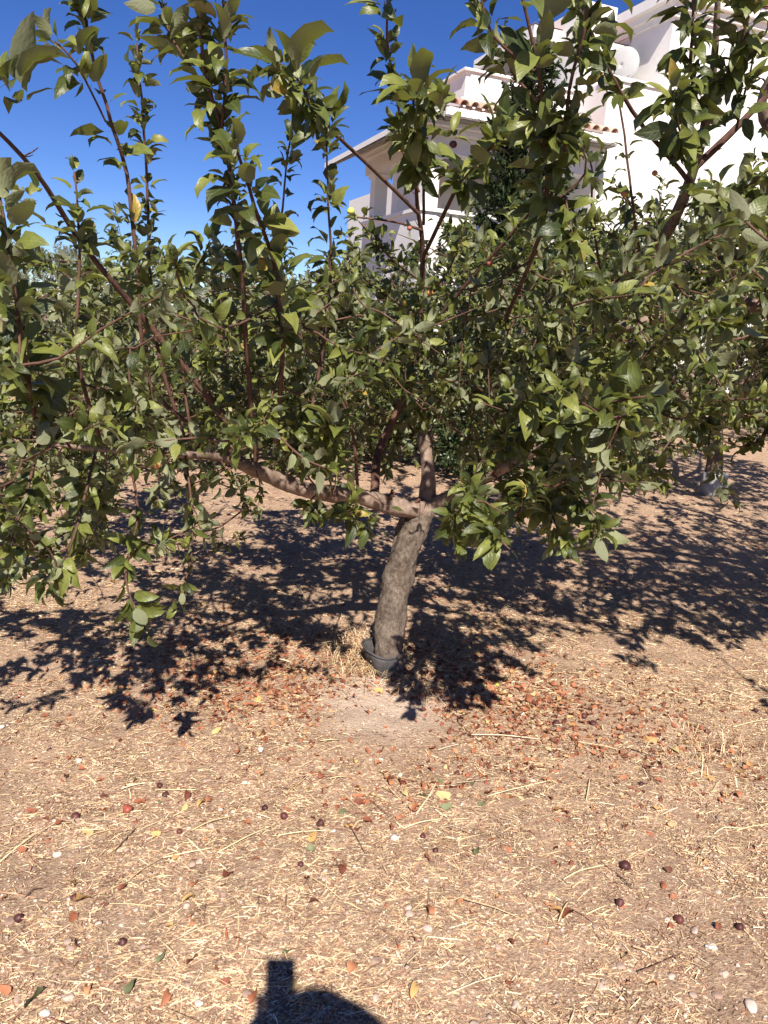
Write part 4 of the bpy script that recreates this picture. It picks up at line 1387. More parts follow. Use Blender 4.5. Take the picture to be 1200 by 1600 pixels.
    # ---- olive trees far left
    def olive(x, y, h, rad, label, seed):
        b0 = np.array([x, y, float(gz(x, y))])
        T = Tree('olive_tree', b0, label, 'tree', 'olive trees beyond the orchard', seed)
        r = T.r
        fk = b0 + np.array([0.1, 0, 0.9])
        T.branch('trunk', [b0 - (0, 0, 0.1), b0 + (0.1, 0, 0.4), fk], [0.2, 0.15, 0.12], 'grey_bark', 9, 0.12, 0.12)
        for k in range(6):
            a = k * 1.05
            T.branch('limb', [fk, fk + (math.cos(a) * rad * 0.35, math.sin(a) * rad * 0.35, (h - 1) * 0.4), fk + (math.cos(a) * rad * 0.6, math.sin(a) * rad * 0.6, (h - 1) * 0.75)], [0.07, 0.05, 0.02], 'grey_bark', 6, 0.06, 0.15)
        out = []
        for _ in range(420):
            q = r.normal(size=3); q /= np.linalg.norm(q)
            q *= r.uniform(0.4, 1.0) ** 0.4
            k = 0.75 + 0.5 * vn(np.array(q[0] * 2.5 + 5), np.array(q[2] * 2.5 + q[1] * 2.5 + 7), seed)
            out.append((x + q[0] * rad * k, y + q[1] * rad * k, b0[2] + h * 0.58 + h * 0.42 * q[2] * k))
        T.fill(np.array(out), 0.11, 26, 0.004, up=1.1, droop=0.0, sides=3)
        T.finish(0, NAR, 'leaf_olive', 'grey_bark')
    olive(-7.6, 17.5, 2.55, 2.2, 'silvery olive tree beyond the orchard at far left', 71)
    olive(-4.6, 19.5, 2.2, 2.0, 'silvery olive tree beyond the orchard nearer the house', 72)
    olive(-11.5, 20.5, 2.6, 2.4, 'silvery olive tree outermost on the left beyond the orchard', 73)
    olive(-1.6, 22, 2.2, 2.0, 'silvery olive tree furthest back beside the house corner', 74)

    # ---- collars at the trunk feet
    G = root('trunk_guard', tuple(tb), 'torn grey plastic collar around the foot of the leaning trunk', 'trunk guard')
    n = 40
    vs_, fs = [], []
    q = np.random.default_rng(3)
    axis_c = lambda t: (np.array([-0.015, -0.01, 0]) * 1 + np.array([-0.03, 0.0, 0]) * t)
    for j in range(6):
        t = j / 5
        for k in range(n):
            a = 2 * math.pi * k / n
            back = 0.5 + 0.5 * math.sin(a)
            bulge = 0.018 * max(0, math.cos(a - 2.6)) * t
            rr = 0.077 + 0.002 * t + bulge + 0.004 * math.sin(3 * a)
            c = axis_c(t)
            low = -0.03 + 0.045 * (math.sin(5 * a + 1) > 0.55) * 0.5
            vs_.append((c[0] + rr * math.cos(a), c[1] + rr * math.sin(a), low * (1 - t) + 0.085 * t + 0.015 * t * math.cos(a - 2.6)))
    for j in range(5):
        for k in range(n):
            a = 2 * math.pi * k / n
            if 3.35 < a < 3.75 and j < 3:
                continue
            if 5.3 < a < 5.5 and j < 2:
                continue
            fs.append((j * n + k, j * n + (k + 1) % n, (j + 1) * n + (k + 1) % n, (j + 1) * n + k))
    o_ = link('sleeve', MB().add(vs_, fs).mesh('sleeve', True), M['plastic'], G)
    md = o_.modifiers.new('s', 'SOLIDIFY'); md.thickness = 0.004
    ring = [np.array(vs_[5 * n + k]) + (0, 0, 0.004) for k in range(n)]
    ring = np.array(ring + [ring[0], ring[1]])
    V, Qd, T_ = tube(ring, np.full(len(ring), 0.0055), 7)
    link('rim', mesh_np('rim', V, [Qd]), M['plastic'], G)
    G2 = root('trunk_guard', tuple(T2b), 'crumpled pale plastic wrap around the trunk foot back on the right', 'trunk guard')
    vs_, fs = [], []
    for j in range(6):
        for k in range(24):
            a = 2 * math.pi * k / 24
            rr = 0.115 + 0.012 * math.sin(5 * a + j) + 0.01 * q.normal() + 0.03 * (1 - j / 5) * (math.cos(a - 3.2) > 0.2)
            vs_.append((rr * math.cos(a), rr * math.sin(a), -0.02 + 0.05 * j + 0.006 * q.normal()))
    for j in range(5):
        for k in range(24):
            fs.append((j * 24 + k, j * 24 + (k + 1) % 24, (j + 1) * 24 + (k + 1) % 24, (j + 1) * 24 + k))
    o_ = link('sleeve', MB().add(vs_, fs).mesh('sleeve', True), M['wrap'], G2)
    md = o_.modifiers.new('s', 'SOLIDIFY'); md.thickness = 0.003

# ------------------------------------------------------------------ litter on the ground
r = np.random.default_rng(99)


def gnorm(x, y):
    e = 0.02
    return np.stack([-(gz(x + e, y) - gz(x - e, y)) / (2 * e), -(gz(x, y + e) - gz(x, y - e)) / (2 * e), np.ones_like(x)], -1)


def bare(x, y):
    """bare earth patches (mound and worn spots) where little straw lies"""
    k = np.exp(-(np.hypot((x - tb[0] + 0.03) / 0.28, (y - tb[1] + 0.42) / 0.28)) ** 4)
    return np.clip(k + np.clip(fbm(x * 1.6 + 3, y * 1.6, 77, 3) - 0.5, 0, 1) * 1.8, 0, 1)


def straw(name, n, y0, y1, lmin, lmax, wid, seed, mm='straw', lift=0.004, pw=1.0):
    q = np.random.default_rng(seed)
    y = y0 + (y1 - y0) * q.random(n * 2) ** pw
    x = q.uniform(-1, 1, n * 2) * (0.62 * y + 0.4)
    keep = q.random(n * 2) > 0.85 * bare(x, y) + 0.75 * np.clip((0.52 - fbm(x * 3.1, y * 3.1, 55, 3)) * 5, 0, 1)
    x, y = x[keep][:n], y[keep][:n]
    k = len(x)
    L = lmin + (lmax - lmin) * q.random(k) ** 4
    a = q.normal(0.22, 0.55, k) + (q.random(k) < 0.3) * q.uniform(0, 3.1, k)
    D = np.stack([np.cos(a), np.sin(a), q.normal(0, 0.10, k)], -1)
    Nn = gnorm(x, y) + q.normal(0, 0.35, (k, 3))
    R = orient(D, Nn)
    Wd = wid * q.uniform(0.5, 1.5, k)
    P = np.stack([x, y, gz(x, y) + q.uniform(0.001, lift, k) + np.abs(D[:, 2]) * L * 0.4 + 0.004 * 0], -1)
    bend = q.normal(0, 0.08, k)
    V = np.zeros((k, 6, 3))
    for j, t in enumerate((-0.5, 0, 0.5)):
        c = P + R[:, :, 1] * (t * L)[:, None] + R[:, :, 0] * ((0.25 - t * t) * L * bend)[:, None]
        c[:, 2] += (0.25 - t * t) * L * 0.08
        V[:, 2 * j] = c - R[:, :, 0] * Wd[:, None] * 0.5
        V[:, 2 * j + 1] = c + R[:, :, 0] * Wd[:, None] * 0.5
    Qd = np.array([(0, 1, 3, 2), (2, 3, 5, 4)])[None] + np.arange(k)[:, None, None] * 6
    o_ = link(name, mesh_np(name, V.reshape(-1, 3), [Qd.reshape(-1, 4)], False), M[mm], kind='stuff')
    return o_


def label_stuff(o_, t):
    o_['label'] = t
    return o_


label_stuff(straw('straw', 130000, 1.05, 4.4, 0.006, 0.042, 0.0020, 1, pw=1.3), 'chopped straw scattered all over the near ground')
M['chaff'] = rand_mat('chaff', [(0, (0.17, 0.085, 0.055)), (0.35, (0.36, 0.215, 0.15)), (0.7, (0.52, 0.37, 0.27)), (1, (0.70, 0.57, 0.44))], 0.8, 0.2)
label_stuff(straw('chaff', 85000, 1.05, 5.0, 0.004, 0.014, 0.0045, 8, 'chaff', 0.003, 1.3), 'crumbled chaff and husk between the straws')
label_stuff(straw('straw', 42000, 3.2, 12, 0.012, 0.07, 0.0036, 2, pw=1.6), 'chopped straw scattered over the ground under and beyond the trees')
label_stuff(straw('straw', 2200, 1.05, 5.5, 0.05, 0.18, 0.0022, 3, lift=0.008, pw=1.2), 'longer straws lying over the chopped ones')


def gravel(name, n, y0, y1, rmin, rmax, seed, label):
    q = np.random.default_rng(seed)
    y = y0 + (y1 - y0) * q.random(n) ** 1.4
    x = q.uniform(-1, 1, n) * (0.62 * y + 0.4)
    s = rmin + (rmax - rmin) * q.random(n) ** 4
    base = np.array([(1, 0, 0), (-1, 0, 0), (0, 1, 0), (0, -1, 0), (0, 0, 1), (0, 0, -1), (.6, .6, .5), (-.6, .6, .5), (-.6, -.6, .5), (.6, -.6, .5)], float)
    Fc = np.array([(0, 6, 9), (2, 7, 6), (1, 8, 7), (3, 9, 8), (4, 6, 7), (4, 7, 8), (4, 8, 9), (4, 9, 6), (0, 2, 6), (2, 1, 7), (1, 3, 8), (3, 0, 9), (5, 2, 0), (5, 1, 2), (5, 3, 1), (5, 0, 3)])
    V = base[None] * (1 + q.normal(0, 0.18, (n, 10, 1))) * np.stack([q.uniform(0.7, 1.3, n), q.uniform(0.6, 1.1, n), q.uniform(0.4, 0.8, n)], -1)[:, None] * s[:, None, None]
    a = q.uniform(0, 6.28, n)
    c, sn = np.cos(a), np.sin(a)
    V = np.stack([V[..., 0] * c[:, None] - V[..., 1] * sn[:, None], V[..., 0] * sn[:, None] + V[..., 1] * c[:, None], V[..., 2]], -1)
    V += np.stack([x, y, gz(x, y) + s * 0.15], -1)[:, None]
    T_ = (Fc[None] + np.arange(n)[:, None, None] * 10).reshape(-1, 3)
    label_stuff(link(name, mesh_np(name, V.reshape(-1, 3), [T_], True), M['pebble'], kind='stuff'), label)


gravel('gravel', 9000, 1.05, 6.5, 0.0018, 0.009, 5, 'fine pale grit and crumbs of earth among the straw')


def curled(L, width, curl, fold, tw, seed):
    return fix(leaf_template((0.12, 0.32, 0.55, 0.8), curl, fold, width, 0.13, 0.15, tw, 0.5))


DRY = [curled(1, w_, c, f, t, 0) for w_, c, f, t in ((0.30, 1.2, 0.5, 0.7), (0.34, 2.6, 0.5, -0.8), (0.32, 0.5, 0.2, 0.9), (0.26, -1.4, 1.0, 0.5), (0.36, 1.9, 0.1, 1.0))]
# small litter nobody could count, thickest in a ring round the trunk and under the crown
n = 7000
q = r
cx = np.concatenate([q.normal(tb[0] - 0.45, 0.45, n // 3), q.normal(tb[0] + 0.5, 0.45, n // 3), q.uniform(-1, 1, n - 2 * (n // 3)) * 3.2])
cy = np.concatenate([q.normal(tb[1] - 0.05, 0.32, n // 3), q.normal(tb[1] - 0.2, 0.30, n // 3), 1.3 + 6.5 * q.random(n - 2 * (n // 3))])
kp = q.random(n) > 0.98 * np.exp(-(np.hypot((cx - tb[0] + 0.03) / 0.30, (cy - tb[1] + 0.42) / 0.30)) ** 6)
cx, cy = cx[kp], cy[kp]
k = len(cx)
a = q.uniform(0, 6.28, k)
D = np.stack([np.cos(a), np.sin(a), q.normal(0, 0.2, k)], -1)
R = orient(D, gnorm(cx, cy) + q.normal(0, 0.5, (k, 3)))
L = q.uniform(0.010, 0.034, k)
P = np.stack([cx, cy, gz(cx, cy) + 0.004], -1)
label_stuff(link('leaf_litter', scatter_mesh('leaf_litter', DRY, P, R, L, q.integers(0, 5, k)), M['litter'], kind='stuff'), 'crumbled rust and tan leaf litter round the trunk')

DRYM = {}


def put_leaf(p, L, mm, label, group=None, az=None, var=None, tilt=0.25):
    var = int(r.integers(0, 5)) if var is None else var
    key = (mm, var)
    if key not in DRYM:
        V, T_, Qd, U = DRY[var]
        DRYM[key] = mesh_np('fallen_leaf', V, [T_, Qd], True, U)
        DRYM[key].materials.append(M[mm])
    az = r.uniform(0, 6.28) if az is None else az
    Rm = orient(np.array([[math.cos(az), math.sin(az), r.normal(0, 0.12)]]), np.array([[r.normal(0, tilt), r.normal(0, tilt), 1.0]]))[0]
    o_ = bpy.data.objects.new('fallen_leaf', DRYM[key])
    mm_ = np.eye(4)
    mm_[:3, :3] = Rm * L
    zmin = (DRY[var][0] @ (Rm * L).T)[:, 2].min()
    mm_[:3, 3] = p + np.array([0, 0, 0.003 - zmin * 0.75])
    o_.matrix_basis = Matrix(mm_.tolist())
    COL.objects.link(o_)
    tag(o_, label, 'leaf', group)
    return o_


for (cx, cy, sx, sy, n, mix, where) in (
    (385, 1085, 75, 34, 60, (0.65, 0.28, 0.05, 0.02), 'in the litter left of the trunk foot'),
    (800, 1095, 75, 32, 55, (0.62, 0.30, 0.06, 0.02), 'in the litter right of the trunk foot'),
    (715, 1030, 50, 34, 28, (0.5, 0.4, 0.1, 0.0), 'in the shade just right of the collar'),
    (555, 1235, 38, 24, 18, (0.8, 0.15, 0.03, 0.02), 'in the small patch below the bare mound'),
    (690, 1215, 75, 40, 22, (0.5, 0.25, 0.15, 0.10), 'among long straws right of centre'),
    (1110, 1185, 55, 45, 20, (0.45, 0.45, 0.1, 0.0), 'beside the rough clump near the right edge'),
    (220, 1310, 140, 90, 24, (0.45, 0.25, 0.2, 0.10), 'on the open straw at lower left'),
    (800, 1420, 230, 110, 14, (0.5, 0.2, 0.1, 0.2), 'on the open straw at lower right'),
    (180, 1540, 140, 45, 9, (0.5, 0.2, 0.1, 0.2), 'on the straw at the bottom left corner'),
    (560, 930, 250, 45, 40, (0.8, 0.15, 0.05, 0.0), 'in the shade behind the trunk'),
):
    for _ in range(n):
        px, py = r.normal(cx, sx), r.normal(cy, sy)
        if not (-40 < px < 1240 and py < 1620):
            continue
        c = r.choice(4, p=np.array(mix) / sum(mix))
        mm = ('dry_rust', 'dry_tan', 'dry_yellow', 'dry_green')[c]
        wd = ('rust red', 'tan', 'straw yellow', 'faded green')[c]
        put_leaf(ground_at(px, py), r.uniform(0.024, 0.046), mm, f'curled {wd} fallen leaf {where}', f'{wd} fallen leaves {where}')
put_leaf(ground_at(1030, 1164), 0.062, 'dry_tan', 'large orange brown fallen leaf standing clear of the straw, left of the rough clump', None, 2.6, 0, 0.6)
put_leaf(ground_at(1118, 1224), 0.058, 'dry_tan', 'folded orange tan leaf tilted up below the rough clump', None, 2.2, 2, 0.5)
put_leaf(ground_at(1168, 1205), 0.055, 'dry_tan', 'tan leaf propped against straw at the right edge of the clump', None, 1.0, 1, 0.5)
put_leaf(ground_at(1160, 1250), 0.045, 'dry_rust', 'bright rust leaf lying alone below the rough clump', None, 2.0, 1, 0.4)
put_leaf(ground_at(146, 1309), 0.05, 'dry_yellow', 'pale yellow leaf beside a grey stone on the lower left straw', None, 2.6, 2, 0.2)
put_leaf(ground_at(483, 1320), 0.05, 'dry_tan', 'ochre leaf alone on the straw below the fallen fruits', None, 1.4, 2, 0.3)
put_leaf(ground_at(707, 1250), 0.055, 'dry_yellow', 'pale yellow leaf beside a dark green one right of centre', None, 2.9, 2, 0.2)
put_leaf(ground_at(746, 1262), 0.04, 'dry_green', 'dull green leaf beside the pale yellow one right of centre', None, 0.7, 2, 0.2)
put_leaf(ground_at(742, 1340), 0.04, 'dry_green', 'small dark green leaf standing up on the open straw', None, 1.3, 0, 0.3)
put_leaf(ground_at(193, 1560), 0.042, 'dry_green', 'dark green leaf near the bottom left of the shadow', None, 1.2, 2, 0.4)
put_leaf(ground_at(33, 1585), 0.055, 'dry_green', 'long olive green leaf at the bottom left corner', None, 1.0, 2, 0.3)
put_leaf(ground_at(545, 1528), 0.045, 'dry_rust', 'rust leaf lying right above the head shadow', None, 1.2, 1, 0.2)
put_leaf(ground_at(392, 1575), 0.045, 'dry_rust', 'red brown leaf at the left edge of the shadow', None, 1.5, 0, 0.2)
put_leaf(ground_at(592, 1182), 0.045, 'dry_rust', 'single red leaf on the lower edge of the bare mound', None, 1.2, 2, 0.4)
put_leaf(ground_at(583, 1114), 0.03, 'dry_yellow', 'single ochre leaf on the bare mound', None, 1.2, 2, 0.2)
put_leaf(ground_at(105, 1410), 0.06, 'dry_tan', 'long tan leaf by the dark fruit near the left edge', None, 0.1, 2, 0.2)


def put_blob(name, px, py, rad, mm, label, cat, group=None, amp=0.25, sc=(1, 1, 0.85), seed=None, sink=0.25):
    p = ground_at(px, py)
    rad *= 0.85
    o_ = link(name, blob(name, rad, int(px * 13 + py) if seed is None else seed, amp, sc, 12, 8), M[mm])
    o_.location = tuple(p + np.array([0, 0, rad * sc[2] * (1 - sink)]))
    o_.rotation_euler = (0, 0, (px * 0.37) % 6.28)
    tag(o_, label, cat, group)
    return o_


FG = 'withered dark apples fallen on the straw'
for px, py, rd, lb in (
    (975, 1357, 0.0195, 'largest plum dark withered apple, alone on the straw at lower right'),
    (1061, 1440, 0.016, 'black purple withered apple above the pale stone at lower right'),
    (968, 1414, 0.014, 'brown withered apple between two pale straws at lower right'),
    (1158, 1452, 0.013, 'small brown withered apple at the right edge near the bottom'),
    (1180, 1113, 0.014, 'dark withered apple by the long straws at the right edge'),
    (926, 1133, 0.015, 'dark red withered apple below the litter right of the trunk'),
    (912, 1121, 0.016, 'purple withered apple in the litter right of the trunk'),
    (869, 1131, 0.016, 'squashed purple withered apple in the litter beside a curved yellow leaf'),
    (1104, 1146, 0.014, 'deep red withered apple on top of the rough clump'),
    (1001, 1227, 0.011, 'small red withered apple pierced by a pale straw'),
    (414, 1265, 0.013, 'dark withered apple left of the pair below the bare mound'),
    (444, 1278, 0.015, 'black round withered apple left of centre, nearest the rust leaf strip'),
    (501, 1289, 0.016, 'dark withered apple with a smaller one touching it'),
    (508, 1262, 0.011, 'small black withered apple above the touching pair'),
    (497, 1298, 0.008, 'tiny withered apple touching a bigger dark one'),
    (249, 1231, 0.012, 'upper dark apple of the pair beside a folded pale leaf'),
    (259, 1245, 0.013, 'lower dark apple of the pair beside a folded pale leaf'),
    (281, 1301, 0.011, 'small dark red apple alone on the straw left of centre'),
    (198, 1268, 0.019, 'split pinkish red apple on the lower left straw'),
    (118, 1278, 0.016, 'dark red apple behind a pale stone at lower left'),
    (116, 1405, 0.013, 'dark apple in a curled leaf at lower left'),
    (29, 1437, 0.014, 'dark apple beside the big pale stone at the left edge'),
    (192, 1475, 0.013, 'grey brown apple alone near the bottom left'),
    (470, 1353, 0.011, 'small rust apple on straw below the ochre leaf'),
    (661, 1308, 0.011, 'dark apple beside a white stone and a rust leaf'),
    (680, 1330, 0.011, 'flat dark red apple below the white stone'),
    (715, 1210, 0.012, 'rust dark apple beside a pale curled leaf right of centre'),
):
    put_blob('fallen_apple', px, py, rd, 'red_fruit' if 'pinkish' in lb else 'dark_fruit', lb, 'apple', FG, 0.3)
put_blob('fallen_apple', 777, 1072, 0.012, 'green_fruit', 'small yellow green apple in the litter right of the trunk shade', 'apple', None, 0.05, (1, 1, 0.95))
SG = 'pale stones on the straw'
for px, py, rd, mm, lb, sc in (
    (407, 1173, 0.018, 'white_stone', 'white egg shaped stone left of the bare mound', (0.8, 1, 1.1)),
    (382, 1223, 0.014, 'white_stone', 'small white flat stone below the egg shaped one', (1.1, 0.9, 0.5)),
    (618, 1312, 0.020, 'white_stone', 'crumbly white stone beside a rust leaf in the middle', (1.1, 0.9, 0.7)),
    (624, 1212, 0.015, 'white_stone', 'white crumb of stone at the lower edge of the bare mound', (1.1, 0.9, 0.6)),
    (816, 1116, 0.014, 'white_stone', 'white stone in the litter right of the trunk', (1.2, 0.8, 0.7)),
    (522, 1254, 0.010, 'white_stone', 'pale chip beside the small black apple', (1, 1, 0.6)),
    (523, 1300, 0.012, 'white_stone', 'white chip right of the touching apples', (1, 1, 0.6)),
    (90, 1337, 0.019, 'pebble', 'cream oval pebble at lower left', (0.9, 1.1, 0.6)),
    (122, 1282, 0.018, 'pebble', 'long pale stone leaning on a dark red apple', (0.8, 1.4, 0.6)),
    (160, 1264, 0.014, 'pebble', 'squared pale pebble left of the split apple', (1.3, 0.8, 0.6)),
    (228, 1186, 0.014, 'pebble', 'cream pebble below the shade at left', (1.2, 0.8, 0.6)),
    (276, 1174, 0.013, 'pebble', 'round tan pebble at the lower edge of the left shade', (1, 1, 0.8)),
    (12, 1443, 0.024, 'pebble', 'big pale stone at the left edge', (1.1, 0.9, 0.7)),
    (112, 1485, 0.015, 'pebble', 'round pale pebble at lower left among crossed twigs', (1, 1, 0.6)),
    (588, 1504, 0.021, 'pebble', 'round pinkish pebble above the shoulder shadow', (1.1, 0.9, 0.6)),
    (778, 1480, 0.017, 'pebble', 'round pink pebble near the bottom middle', (1.1, 0.9, 0.7)),
    (758, 1425, 0.012, 'pebble', 'small grey white pebble above the round pink one', (0.9, 1, 0.7)),
    (806, 1572, 0.019, 'pebble', 'pink stone at the bottom right of middle', (1, 1.1, 0.6)),
    (1112, 1480, 0.021, 'white_stone', 'grey white angular stone at lower right', (1.2, 0.9, 0.6)),
    (1085, 1457, 0.017, 'pebble', 'pale pointed stone below the black purple apple', (0.8, 1.2, 0.6)),
    (968, 1510, 0.020, 'pebble', 'pale round pebble at lower right, left of the angular stone', (1.1, 1, 0.5)),
    (1050, 1528, 0.016, 'pebble', 'grey pebble near the bottom at lower right', (0.9, 1.2, 0.6)),
    (940, 1542, 0.017, 'pebble', 'bluish grey flat pebble near the bottom at lower right', (1.3, 0.9, 0.5)),
    (1175, 1570, 0.024, 'pebble', 'broad flat pebble in the bottom right corner', (1.3, 0.9, 0.5)),
    (1120, 1555, 0.02, 'pebble', 'pink flat pebble left of the broad one', (1.2, 0.9, 0.5)),
    (68, 1586, 0.017, 'white_stone', 'bright white chip at the bottom left', (1.2, 0.9, 0.6)),
    (930, 1450, 0.015, 'pebble', 'pale pebble below the brown withered apple', (1.2, 0.8, 0.7)),
    (30, 1560, 0.016, 'pebble', 'rounded tan pebble near the bottom left corner', (1.2, 0.9, 0.6)),
    (110, 1560, 0.02, 'pebble', 'pinkish pebble left of the green leaf at the bottom', (1.2, 0.9, 0.6)),
):
    put_blob('stone', px, py, rd * 0.72, mm, lb, 'stone', SG, 0.55, (sc[0], sc[1], sc[2] * 0.8), None, 0.5)
for _ in range(46):
    px, py = r.uniform(-20, 1220), r.uniform(1120, 1610)
    side = 'left' if px < 600 else 'right'
    ht = 'bottom' if py > 1400 else 'middle'
    put_blob('pebble', px, py, r.uniform(0.007, 0.013), 'pebble', f'small tan pebble half sunk in the straw at the {ht} {side}', 'pebble', f'small pebbles at the {ht} {side}', 0.5, (r.uniform(0.8, 1.3), 1, 0.6), None, 0.5)


def rod(name, pts, r0, r1, mm, label, cat, group=None, sides=6):
    P, rr = smooth_path(pts, np.linspace(r0, r1, len(pts)), 0.02)
    V, Qd, T_ = tube(P, rr, sides, 0.1, True)
    c = P.mean(0)
    o_ = link(name, mesh_np(name, V - c, [Qd, T_]), M[mm])
    o_.location = tuple(c)
    tag(o_, label, cat, group)


def gl(*pts, h=0.006):
    return [ground_at(*p) + np.array([0, 0, h + (0.006 if 0 < i < len(pts) - 1 else 0)]) for i, p in enumerate(pts)]


KG = 'long pale stalks on the straw'
for pts, lb in (
    (((733, 1150), (785, 1153), (842, 1157)), 'long pale stalk lying below the litter right of the trunk'),
    (((1150, 1300), (1175, 1296), (1215, 1287)), 'thick bleached stalk at the right edge'),
    (((1115, 1306), (1130, 1298), (1160, 1297)), 'thin bent stalk left of the thick bleached one'),
    (((0, 1350), (25, 1331), (60, 1302)), 'long stalk slanting up at the left edge'),
    (((300, 1300), (330, 1288), (362, 1278)), 'pale stalk slanting up left of the black apples'),
    (((340, 1335), (385, 1313), (425, 1293)), 'stalk below the slanting pale one left of centre'),
    (((435, 1308), (470, 1305), (515, 1300)), 'flat lying stalk under the touching apples'),
    (((760, 1247), (800, 1238), (860, 1222)), 'long stalk crossing straw right of the pale yellow leaf'),
    (((650, 1275), (672, 1245), (686, 1215)), 'tan bent stalk standing steep right of the middle'),
    (((630, 1297), (655, 1290), (690, 1282)), 'white split stalk above the crumbly white stone'),
    (((1145, 1138), (1175, 1132), (1210, 1124)), 'long straw stalk at the right edge above the clump'),
    (((880, 1377), (905, 1366), (950, 1353)), 'pale stalk lying against the largest dark apple'),
    (((915, 1432), (935, 1425), (950, 1417)), 'short thick pale stalk left of the brown apple'),
    (((872, 1443), (880, 1425), (888, 1411)), 'short pale stick standing steep at lower right'),
    (((915, 1255), (919, 1235), (921, 1217)), 'brown stick standing steep right of middle'),
    (((255, 1343), (290, 1338), (330, 1328)), 'pale stalk across the open straw left of centre'),
    (((120, 1300), (140, 1302), (165, 1298)), 'greenish stalk above the pale yellow leaf'),
    (((190, 1235), (210, 1231), (232, 1226)), 'flat pale stalk left of the apple pair'),
    (((500, 1160), (515, 1160), (530, 1158)), 'short flat straw on the left of the bare mound'),
    (((515, 1219), (530, 1218), (545, 1216)), 'short flat straw over the rust patch'),
):
    rod('stalk', gl(*pts, h=0.007), 0.0022, 0.0016, 'stalk', lb, 'stalk', KG)
WG = 'thin dark twigs on the straw'
for pts, lb in (
    (((180, 1332), (197, 1315), (213, 1296)), 'dark stick slanting up right of the pale yellow leaf'),
    (((40, 1404), (52, 1395), (66, 1391)), 'short dark twig at lower left'),
    (((118, 1470), (118, 1482), (125, 1483)), 'crossed dark twig among straws at lower left'),
    (((543, 1290), (552, 1304), (570, 1336)), 'thin dark twig right of the touching apples'),
    (((446, 1417), (447, 1408), (448, 1400)), 'short dark peg of twig in the open straw'),
    (((403, 1415), (404, 1408), (405, 1402)), 'second short dark peg of twig left of the other'),
    (((965, 1370), (976, 1381), (988, 1392)), 'thin dark twig below the largest dark apple'),
    (((735, 1115), (715, 1130), (760, 1170)), 'thin brown twig right of the leaf shaped shadow'),
    (((985, 1172), (1010, 1183), (1035, 1196)), 'brown twig running toward the rough clump'),
    (((1003, 1200), (1015, 1216), (1030, 1228)), 'thin brown twig below the running one'),
):
    rod('twig', gl(*pts, h=0.006), 0.0022, 0.0013, 'dark_wood', lb, 'twig', WG)


# dry grass tufts: blades standing round the trunk foot and in the clump on the right
def tuft(cx, cy, sx, sy, n, h0, h1, seed, label):
    q = np.random.default_rng(seed)
    Vs, Fs = [], []
    for i in range(n):
        b0 = ground_at(q.normal(cx, sx), q.normal(cy, sy))
        a = q.uniform(0, 6.28)
        h = q.uniform(h0, h1)
        sp = q.uniform(0.8, 2.6)
        d = np.array([math.cos(a), math.sin(a), 0])
        pts = [b0, b0 + d * h * 0.35 * sp + (0, 0, h * 0.5), b0 + d * h * sp + (0, 0, h * (0.8 - 0.28 * sp))]
        w_ = 0.0016
        sd_ = np.cross(d, (0, 0, 1)) * w_
        o0 = len(Vs)
        Vs += [pts[0] - sd_, pts[0] + sd_, pts[1] - sd_ * 0.8, pts[1] + sd_ * 0.8, pts[2]]
        Fs.append((o0, o0 + 1, o0 + 3, o0 + 2))
        Fs.append((o0 + 2, o0 + 3, o0 + 4, o0 + 4))
    V = np.array(Vs)
    Fs = np.array(Fs)
    label_stuff(link('dry_grass', mesh_np('dry_grass', V, [Fs[0::2], Fs[1::2][:, :3]], False), M['straw'], kind='stuff'), label)


tuft(545, 1025, 22, 18, 420, 0.03, 0.10, 1, 'dry grass standing left of the trunk collar')
tuft(598, 1044, 24, 6, 320, 0.02, 0.08, 2, 'dry grass in front of the trunk collar')
tuft(655, 1075, 22, 10, 160, 0.02, 0.08, 3, 'dry grass right of the leaf shaped shadow')
tuft(1110, 1180, 34, 26, 200, 0.02, 0.07, 4, 'rough dry clump near the right edge')
tuft(570, 1010, 18, 8, 120, 0.03, 0.08, 5, 'dry grass behind the trunk collar')

# ------------------------------------------------------------------ the photographer, behind the camera, throws the shadow at the bottom
hg = ground_at(492, 1668)
hd = hg - LDIR * ((hg[1] + 0.30) / LDIR[1])
PS = root('person', (hd[0], hd[1] - 0.02, 0), 'person in a sun hat holding up a phone, seen only as a shadow', 'person')
pb = np.array([hd[0], hd[1] - 0.02, 0.0])
ph_c = CAM - FWD * 0.012 + RT * -0.020 - UP * 0.055      # middle of the phone
hh = hd[2]
J = [(0, 0, hh - 0.70), (0, -0.01, hh - 0.45), (0, -0.01, hh - 0.26), (0, 0.0, hh - 0.16), (0, 0.02, hh - 0.03), (0, 0.03, hh + 0.05)]
RD = [0.13, 0.125, 0.13, 0.05, 0.085, 0.07]
E = [(0, 1), (1, 2), (2, 3), (3, 4), (4, 5)]
for s in (-1, 1):
    i = len(J)
    hand = ph_c - pb + RT * 0.042 * s - UP * 0.045 - FWD * 0.02
    J += [(s * 0.16, -0.01, hh - 0.27), (s * 0.21, 0.06, hh - 0.42), tuple(hand - np.array([0, 0.05, 0.07])), tuple(hand)]
    RD += [0.055, 0.042, 0.027, 0.03]
    E += [(2, i), (i, i + 1), (i + 1, i + 2), (i + 2, i + 3)]
    i = len(J)
    J += [(s * 0.09, 0, hh - 0.78), (s * 0.10, 0.02, (hh - 0.78) * 0.52), (s * 0.10, 0, 0.07), (s * 0.11, 0.12, 0.035)]
    RD += [0.085, 0.058, 0.04, 0.035]
    E += [(0, i), (i, i + 1), (i + 1, i + 2), (i + 2, i + 3)]
me = bpy.data.meshes.new('body')
me.from_pydata(J, E, [])
bo = link('body', me, M['skin'], PS)
mk = bo.modifiers.new('skin', 'SKIN')
sv = me.skin_vertices[0].data
for i, rr in enumerate(RD):
    sv[i].radius = (rr, rr)
sv[0].use_root = True
